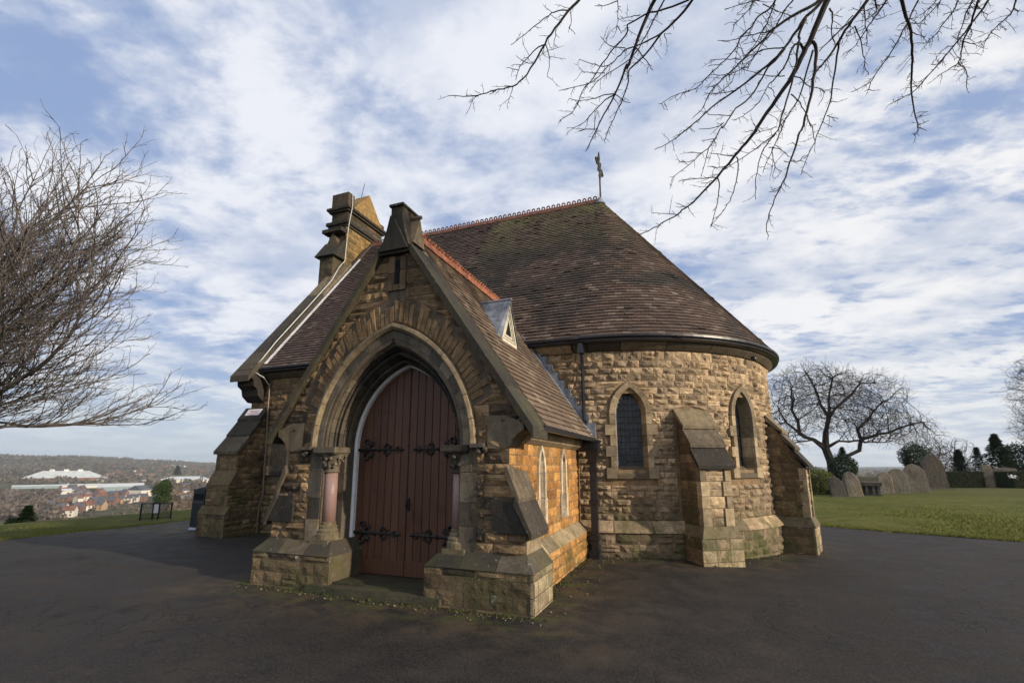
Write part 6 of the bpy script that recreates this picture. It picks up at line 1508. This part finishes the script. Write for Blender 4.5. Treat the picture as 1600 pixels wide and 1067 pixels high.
# ================================================================== GRASS BLADES
mb = MB(); cnt = 0
while cnt < 60000:
    if R.random() < .80:
        x = R.uniform(0, 24); y = asph_edge(x) + abs(R.gauss(0, 1)) * 5. + R.uniform(-.12, 0)
        if R.random() < .25: y = asph_edge(x) + R.uniform(-.12, .25)
    else: y = R.uniform(3, 16); x = XL - abs(R.gauss(0, 1)) * 1.6 + .25 * nz(y * .5, 9.) + .1
    u_, v_, z_ = px_of((x, y, 0))
    if z_ < 1 or u_ < -30 or u_ > 1630: continue
    if -11 < x < 2 and y < 16: continue
    cnt += 1; hgt = R.uniform(.02, .055); z = H(x, y) - .0; a = R.uniform(0, pi); w = .009 + z_ * .0002
    dx_, dy_ = cos(a) * w, sin(a) * w; lx, ly = R.gauss(0, .02), R.gauss(0, .02); o_ = len(mb.v)
    mb.v += [(x - dx_, y - dy_, z), (x + dx_, y + dy_, z), (x + lx, y + ly, z + hgt)]; mb.t += [(R.random() * .6 + .4 * (nz(x * .6, y * .6) * .5 + .5), .5, 0)] * 3; mb.f.append((o_, o_ + 1, o_ + 2))
tag(mb.build('grass', 'grass', kind='stuff'), 'short green grass along the edges of the asphalt', 'grass')
# debris along the foot of the walls
mb = MB()
for _ in range(230):
    s_ = R.random()
    if s_ < .35: x, y = R.uniform(-6.0, -1.6), 5.10 - abs(R.gauss(0, .10))
    elif s_ < .6: x, y = -1.66 + abs(R.gauss(0, .18)), R.uniform(5.3, 8.9)
    else: a = radians(R.uniform(-90, -8)); r_ = RA + .25 + abs(R.gauss(0, .25)); x, y = XC + r_ * cos(a), YC + r_ * sin(a)
    r_ = R.choice([.004, .005, .007, .010, .016]) * R.uniform(.7, 1.4); z = H(x, y) + .008
    mb.lathe([(r_ * .5, z - .004), (r_, z + r_ * .25), (r_ * .6, z + r_ * .7)], (x, y), 5, (R.random(), R.random(), 0))
tag(mb.build('stone_chips', 'dress', kind='stuff'), 'small pale stone chips and leaf litter along the foot of the walls', 'debris')
mb = MB()
for _ in range(650):
    s_ = R.random()
    if s_ < .35: x, y = R.uniform(-6.0, -1.6), 5.17 - abs(R.gauss(0, .05))
    elif s_ < .55: x, y = -1.90 + abs(R.gauss(0, .06)), R.uniform(6., 8.9)
    elif s_ < .7: x, y = R.uniform(-10, -6), 8.96 - abs(R.gauss(0, .1))
    else: a = radians(R.uniform(-90, -8)); r_ = RA + .14 + abs(R.gauss(0, .07)); x, y = XC + r_ * cos(a), YC + r_ * sin(a)
    z = H(x, y); a = R.uniform(0, 2 * pi); w = .012; o_ = len(mb.v); mb.v += [(x - cos(a) * w, y - sin(a) * w, z), (x + cos(a) * w, y + sin(a) * w, z), (x + R.gauss(0, .012), y + R.gauss(0, .012), z + R.uniform(.012, .04))]; mb.t += [(R.random(), .5, 0)] * 3; mb.f.append((o_, o_ + 1, o_ + 2))
tag(mb.build('moss_tufts', 'mosst', kind='stuff'), 'mossy tufts growing where the walls meet the asphalt', 'moss')

# ================================================================== BIN, GATE
bp = Vector((-12.55, 9.45, H(-12.55, 9.45))); bin_ = empty('litter_bin', tuple(bp), 'dark blue litter bin with a domed lid standing left of the corner buttress', 'bin')
def bbx(name, x0, x1, y0, y1, z0, z1, mat, b=0., par=bin_): return MB().box(bp.x + x0, bp.x + x1, bp.y + y0, bp.y + y1, bp.z + z0, bp.z + z1, b=b).build(name, mat, par)
body = bbx('body', -.27, .27, -.25, .25, .06, .80, 'greenbin', .0); bbx('foot', -.30, .30, -.28, .28, -.05, .07, 'bingrey', .03); bbx('hood', -.27, .27, -.25, .25, .82, 1.16, 'greenbin', .01)
bbx('opening', -.20, .20, -.262, -.249, .88, 1.06, 'darkvoid'); bbx('opening', .258, .271, -.17, .17, .88, 1.06, 'darkvoid'); bbx('lid', -.30, .30, -.28, .28, 1.16, 1.20, 'greenbin', .02)
MB().lathe([(.28, 1.20 + bp.z), (.16, 1.25 + bp.z), (.03, 1.28 + bp.z), (.02, 1.31 + bp.z)], (bp.x, bp.y), 12).build('dome', 'greenbin', bin_, smooth=True)
bbx('trim_band', -.275, .275, -.255, .255, .80, .82, 'gold')
bin_.scale = (.82, .82, .88)
gp = ground_hit(242, 814); gr_ = empty('metal_gate', tuple(gp), 'low dark metal gate with a white sign at the edge of the asphalt', 'gate')
gf = Vector((-gp.x, -gp.y, 0)).normalized(); gu = Vector((-gf.y, gf.x, 0)); gd = (gp - CC).dot(CF); gw = 47 * gd / F_PX * .82; gh = 27 * gd / F_PX
def gpt(u_, z): return gp + gu * u_ + Vector((0, 0, z))
for u_ in (-gw / 2, -gw * .11, gw * .08, gw / 2): MB().tube([gpt(u_, -.2), gpt(u_, gh + .02)], .028, 6).build('post', 'iron', gr_)
for z in (.10, gh): MB().tube([gpt(-gw / 2, z), gpt(gw / 2, z)], .016, 5).build('rail', 'iron', gr_)
for i in range(22):
    u_ = -gw / 2 + gw * (i + .5) / 22; MB().tube([gpt(u_, .1), gpt(u_, gh)], .007, 4).build('bar', 'iron', gr_)
MB().prism([(0, 0), (1, 0), (1, 1), (0, 1)], 0, 0, 1) if False else None
q = [gpt(a, z) + gf * .04 for a, z in ((-gw * .09, .28), (gw * .06, .28), (gw * .06, .58), (-gw * .09, .58))]
MB().hexa(q + [k_ + gf * .01 for k_ in q]).build('sign', 'signwhite', gr_)

# ================================================================== VALLEY
def vg(px, py, z=-38.): d = ray(px, py); return CC + d * ((z - EYE) / d.z)
ORD = ['first', 'second', 'third', 'fourth', 'fifth', 'sixth', 'seventh', 'eighth', 'ninth', 'tenth', 'eleventh', 'twelfth', 'thirteenth', 'fourteenth']
def house(px, py, wpx, wall, roof, hw_=5.2, hr=3.2, rot=0., label='', group=None, cat='house', name='terraced_house', dep=None, chim=True, wins=True):
    p = vg(px, py); d = (p - CC).dot(CF); w = wpx * d / F_PX; dep = dep or 8.; p.z = H(p.x, p.y)
    f = Vector((-p.x, -p.y, 0)).normalized(); f = Matrix.Rotation(rot, 3, 'Z') @ f; u = Vector((-f.y, f.x, 0)); Z_ = Vector((0, 0, 1))
    o = empty(name, tuple(p), label, cat, group)
    P = lambda a, b, z: p + u * a - f * b + Z_ * z
    MB().hexa([P(-w / 2, 0, -3), P(w / 2, 0, -3), P(w / 2, dep, -3), P(-w / 2, dep, -3), P(-w / 2, 0, hw_), P(w / 2, 0, hw_), P(w / 2, dep, hw_), P(-w / 2, dep, hw_)]).add([P(-w / 2, 0, hw_), P(-w / 2, dep, hw_), P(-w / 2, dep / 2, hw_ + hr), P(w / 2, 0, hw_), P(w / 2, dep, hw_), P(w / 2, dep / 2, hw_ + hr)], [(0, 1, 2), (4, 3, 5)]).build('wall', wall, o)
    e = .3
    rf = MB().add([P(-w / 2 - e, -e, hw_ - .1), P(w / 2 + e, -e, hw_ - .1), P(w / 2 + e, dep / 2, hw_ + hr + .15), P(-w / 2 - e, dep / 2, hw_ + hr + .15), P(-w / 2 - e, dep + e, hw_ - .1), P(w / 2 + e, dep + e, hw_ - .1), P(-w / 2 - e, -e, hw_ - .35), P(w / 2 + e, -e, hw_ - .35)], [(0, 1, 2, 3), (3, 2, 5, 4), (6, 7, 1, 0)]).build('roof', roof, o)
    if chim: 
        a = w / 2 - .6; MB().hexa([P(a - .45, dep / 2 - .6, hw_ + hr - 1), P(a + .45, dep / 2 - .6, hw_ + hr - 1), P(a + .45, dep / 2 + .6, hw_ + hr - 1), P(a - .45, dep / 2 + .6, hw_ + hr - 1), P(a - .45, dep / 2 - .6, hw_ + hr + 1.6), P(a + .45, dep / 2 - .6, hw_ + hr + 1.6), P(a + .45, dep / 2 + .6, hw_ + hr + 1.6), P(a - .45, dep / 2 + .6, hw_ + hr + 1.6)]).build('chimney', 'brick', rf)
    if wins:
        nw = max(1, int(w / 3.2))
        for i in range(nw):
            for zz_ in ((1., 3.2) if hw_ > 4 else (1.,)):
                a = -w / 2 + w * (i + .5) / nw; MB().hexa([P(a - .55, -.06, zz_), P(a + .55, -.06, zz_), P(a + .55, .1, zz_), P(a - .55, .1, zz_), P(a - .55, -.06, zz_ + 1.3), P(a + .55, -.06, zz_ + 1.3), P(a + .55, .1, zz_ + 1.3), P(a - .55, .1, zz_ + 1.3)]).build('window', 'win', o)
    return o
WN = {'brick': 'red brick', 'brickpale': 'pale brick', 'render': 'cream rendered'}; RN = {'slate': 'dark slate', 'redroof': 'red tiled'}
def row(name_, items, group, hw_=5.2, dep=8., rots=(-.5, .5)):
    items = sorted(items)
    for i, (x, y, w, wl, rf) in enumerate(items):
        house(x, y, w, wl, rf, hw_=hw_, rot=R.uniform(*rots), label='%s house, %s roof, %s from left in %s' % (WN[wl], RN[rf], ORD[i], name_), group=group, dep=dep)
row('group nearest the grass', [(92, 803, 12, 'render', 'slate'), (104, 808, 16, 'render', 'redroof'), (118, 802, 13, 'brick', 'slate'), (134, 799, 14, 'render', 'redroof'), (152, 797, 12, 'brickpale', 'slate'), (79, 797, 10, 'brickpale', 'slate')], 'nearest houses in the valley')
row('terrace beside the evergreen', [(168, 790, 15, 'brick', 'slate'), (182, 788, 14, 'brickpale', 'slate'), (196, 786, 15, 'render', 'slate'), (208, 784, 12, 'render', 'slate'), (220, 783, 12, 'brick', 'slate')], 'terrace houses in the valley', rots=(-.3, -.1))
row('middle rows', [(98, 785, 12, 'brick', 'slate'), (112, 784, 13, 'brick', 'slate'), (127, 782, 12, 'brickpale', 'slate'), (142, 781, 12, 'brick', 'slate'), (157, 780, 13, 'brick', 'redroof'), (172, 778, 11, 'brick', 'slate'), (187, 777, 13, 'brick', 'slate'), (203, 775, 12, 'brick', 'redroof')], 'middle row of houses in the valley', rots=(-.9, .9))
row('far rows behind the sheds', [(168, 752, 9, 'render', 'redroof'), (179, 750, 8, 'brick', 'redroof'), (190, 752, 9, 'brick', 'redroof'), (203, 749, 8, 'render', 'redroof'), (213, 751, 9, 'render', 'redroof'), (222, 748, 8, 'brickpale', 'redroof'), (235, 751, 8, 'render', 'redroof'), (246, 748, 8, 'brick', 'redroof'), (256, 745, 8, 'brick', 'redroof'), (268, 744, 7, 'render', 'slate'), (284, 744, 8, 'render', 'slate'), (300, 745, 8, 'brick', 'redroof'), (314, 747, 9, 'brick', 'redroof'), (324, 744, 8, 'brick', 'slate')], 'far houses on the hillside', hw_=6.5, dep=12)
hx_ = [(R.uniform(95, 335), R.uniform(756, 790)) for _ in range(44)]; hx_.sort()
for i, (x, y) in enumerate([(x, y) for x, y in hx_ if not (228 < x < 275)][:28]):
    wl, rf = R.choice(['brick', 'render', 'brickpale', 'render']), R.choice(['slate', 'redroof', 'slate'])
    house(x, y, R.uniform(7, 11), wl, rf, rot=R.uniform(-.9, .9), label='%s house with %s roof, scattered in the valley, %d%s from the left' % (WN[wl], RN[rf], i + 1, 'st' if i in (0, 20) else 'nd' if i in (1, 21) else 'rd' if i in (2, 22) else 'th'), group='scattered valley houses', name='detached_house', wins=(i % 2 == 0))
# warehouses
def shed(px0_, px1_, py, hwall, hroof, dep, label, wall='brickpale', roof='whiteroof', hip=False, vents=0, rot=0, name='warehouse'):
    px = (px0_ + px1_) / 2; p = vg(px, py); d = (p - CC).dot(CF); w = (px1_ - px0_) * d / F_PX * .86; p.z = H(p.x, p.y)
    f = Vector((-p.x, -p.y, 0)).normalized(); f = Matrix.Rotation(rot, 3, 'Z') @ f; u = Vector((-f.y, f.x, 0)); P = lambda a, b, z: p + u * a - f * b + Vector((0, 0, z))
    o = empty(name, tuple(p), label, 'warehouse')
    MB().hexa([P(-w / 2, 0, -3), P(w / 2, 0, -3), P(w / 2, dep, -3), P(-w / 2, dep, -3), P(-w / 2, 0, hwall), P(w / 2, 0, hwall), P(w / 2, dep, hwall), P(-w / 2, dep, hwall)]).build('wall', wall, o)
    i_ = w * .22 if hip else 0
    rf = MB().add([P(-w / 2, -.5, hwall), P(w / 2, -.5, hwall), P(w / 2 - i_, dep / 2, hwall + hroof), P(-w / 2 + i_, dep / 2, hwall + hroof), P(w / 2, dep, hwall), P(-w / 2, dep, hwall)], [(0, 1, 2, 3), (3, 2, 4, 5), (1, 4, 2), (5, 0, 3)]).build('roof', roof, o)
    for k_ in range(vents):
        a = -w * .17 + w * .17 * k_; MB().hexa([P(a - w * .035, dep / 2 - 3, hwall + hroof - 1), P(a + w * .035, dep / 2 - 3, hwall + hroof - 1), P(a + w * .035, dep / 2 + 3, hwall + hroof - 1), P(a - w * .035, dep / 2 + 3, hwall + hroof - 1), P(a - w * .03, dep / 2 - 3, hwall + hroof + 3.2), P(a + w * .03, dep / 2 - 3, hwall + hroof + 3.2), P(a + w * .03, dep / 2 + 3, hwall + hroof + 3.2), P(a - w * .03, dep / 2 + 3, hwall + hroof + 3.2)]).build('vent', roof, rf)
    return o
shed(42, 158, 757.5, 6, 14, 90, 'large pale hipped warehouse roof with three ridge vents in the valley', 'brick', hip=True, vents=3)
shed(100, 150, 764, 5, 2, 20, 'long white fronted shed below the large hipped warehouse', 'render', 'whiteroof')
shed(25, 96, 765, 4, 2, 20, 'long low teal shed left of the white fronted shed', 'blueshed', 'whiteroof')
shed(155, 222, 767, 7, 5, 40, 'long grey white factory roof right of the white fronted shed', 'blueshed', 'whiteroof')
shed(96, 110, 772, 5, 3, 20, 'small pale shed in front of the teal one', 'render', 'whiteroof')
shed(217, 240, 775, 8, 6, 22, 'white gabled shed left of the round evergreen', 'render', 'slate', rot=.8)
shed(250, 328, 757, 7, 6, 60, 'wide pale warehouse roof just above the bin', 'render', hip=True)
shed(305, 326, 735.5, 8, 4, 50, 'distant grey shed roof near the skyline', 'slate')
# valley trees
planted('evergreen_tree', 251, 806, 150, 'round dark green evergreen rising behind the metal gate', 'tree', lambda mb, b: (setattr(b, 'z', b.z), [leafblob(mb, Vector((b.x, b.y, at_depth(251, 768, 150).z)) + Vector((R.gauss(0, 1.0), R.gauss(0, 1.), R.uniform(-2.4, 2.6))), (1.5, 1.5, 1.5), 520, .20) for _ in range(14)]), 'evergreen', trunk=(.4, 8))
planted('conifer_tree', 38, 828, 30, 'low dark conifer on the grass edge at the far left', 'tree', lambda mb, b: (conifer(mb, Vector((b.x, b.y, at_depth(38, 826, 30).z)), 1.45, .75, 4200, .07, .9), leafblob(mb, Vector((b.x - .55, b.y - .3, at_depth(30, 818, 30).z)), (.5, .5, .4), 1200, .05)), 'evergreen', trunk=None)
planted('conifer_tree', 274, 760, 1100, 'lone dark conifer near the skyline behind the red roofs', 'tree', lambda mb, b: conifer(mb, Vector((b.x, b.y, at_depth(274, 741, 1100).z)), 20, 9, 900, 2.2), 'conifer', trunk=(1, 8))
def mass(name, n, region, size, mat, label, tris=34, ls=.34, kind='stuff'):
    mb = MB()
    for _ in range(n):
        px, py = region(); p = vg(px, py); p.z = H(p.x, p.y); 
        s_ = size * R.uniform(.6, 1.25); leafblob(mb, p + Vector((0, 0, s_ * .6)), (s_ * .75, s_ * .75, s_ * .8), tris, s_ * ls, (R.random(), R.random(), 0), hollow=.2)
    tag(mb.build(name, mat, kind=kind), label, 'trees')
mass('purple_scrub', 420, lambda: (R.uniform(-20, 92), 812 - R.random() ** 1.2 * 42), 5.2, 'purplewood', 'purple brown winter trees filling the valley at the left')
mass('brown_scrub', 300, lambda: (R.uniform(262, 345), R.uniform(758, 820)), 5.5, 'scrub', 'brown leafless scrub between the evergreen and the bin')
mass('garden_trees', 150, lambda: (R.uniform(70, 300), R.uniform(768, 812)), 3.4, 'wood', 'small bare garden trees among the valley houses', 26)
mass('rough_bank', 330, lambda: (R.uniform(60, 345), R.uniform(812, 832)), 2.0, 'scrub', 'rough brown bushes on the slope below the asphalt', 26)
mass('valley_wood', 520, lambda: (R.uniform(-20, 345), 742 + R.random() * 20), 8., 'wood', 'bare brown trees among the far sheds and fields', 26)
def farreg():
    return (R.uniform(-30, 350), 742)
mb = MB()
for _ in range(4200):
    r_ = 1300 + 2300 * R.random() ** 1.4; az = radians(R.uniform(-74, -48)); x, y = r_ * sin(az), r_ * cos(az)
    if nz(x * .004, y * .004, 5) < -.12: continue
    s_ = R.uniform(5, 10); leafblob(mb, Vector((x, y, H(x, y) + s_ * .3)), (s_ * 1.2, s_ * 1.2, s_ * .7), 12, s_ * .42, (R.random(), R.random(), 0), hollow=.2)
for _ in range(500):
    r_ = 700 + 1500 * R.random(); az = radians(R.uniform(6, 30)); x, y = r_ * sin(az), r_ * cos(az); s_ = R.uniform(6, 11)
    leafblob(mb, Vector((x, y, H(x, y) + s_ * .3)), (s_ * 1.2, s_ * 1.2, s_ * .7), 14, s_ * .5, (R.random(), R.random(), 0), hollow=.2)
tag(mb.build('far_woodland', 'wood', kind='stuff'), 'far belts of brown winter woodland across the hills', 'woodland')
b = vg(158, 752); b.z = H(b.x, b.y); pt = empty('poplar_tree', tuple(b), 'tall narrow bare poplar breaking the skyline right of the hipped warehouse', 'tree')
mb = MB(); leafblob(mb, b + Vector((0, 0, 22)), (5, 5, 22), 500, .8, hollow=.05); mb.build('branches', 'wood', pt, kind='stuff'); MB().tube([b, b + Vector((0, 0, 40))], [.8, .1], 5).build('trunk', 'barkfar', pt)

# ================================================================== HAZE
mv = bpy.data.materials.new('valley_haze'); mv.use_nodes = True; nt_ = mv.node_tree; nt_.nodes.clear()
pvv = nt_.nodes.new('ShaderNodeVolumePrincipled'); ov = nt_.nodes.new('ShaderNodeOutputMaterial'); nt_.links.new(pvv.outputs[0], ov.inputs['Volume'])
pvv.inputs['Color'].default_value = (.82, .92, 1.0, 1); pvv.inputs['Density'].default_value = .00012; pvv.inputs['Anisotropy'].default_value = .2
M['haze'] = mv
hb = MB().box(-9800, 9800, -9800, 9800, -140, 130)
hz = hb.build('haze', 'haze', kind='stuff', origin=(0, 0, 0)); hz['label'] = 'thin pale winter haze lying over the valley and hills'

for o_ in bpy.data.objects:
    if o_.name.startswith('branches') and 'kind' not in o_ and o_.parent and o_.parent.name.startswith('winter'): o_['kind'] = 'stuff'
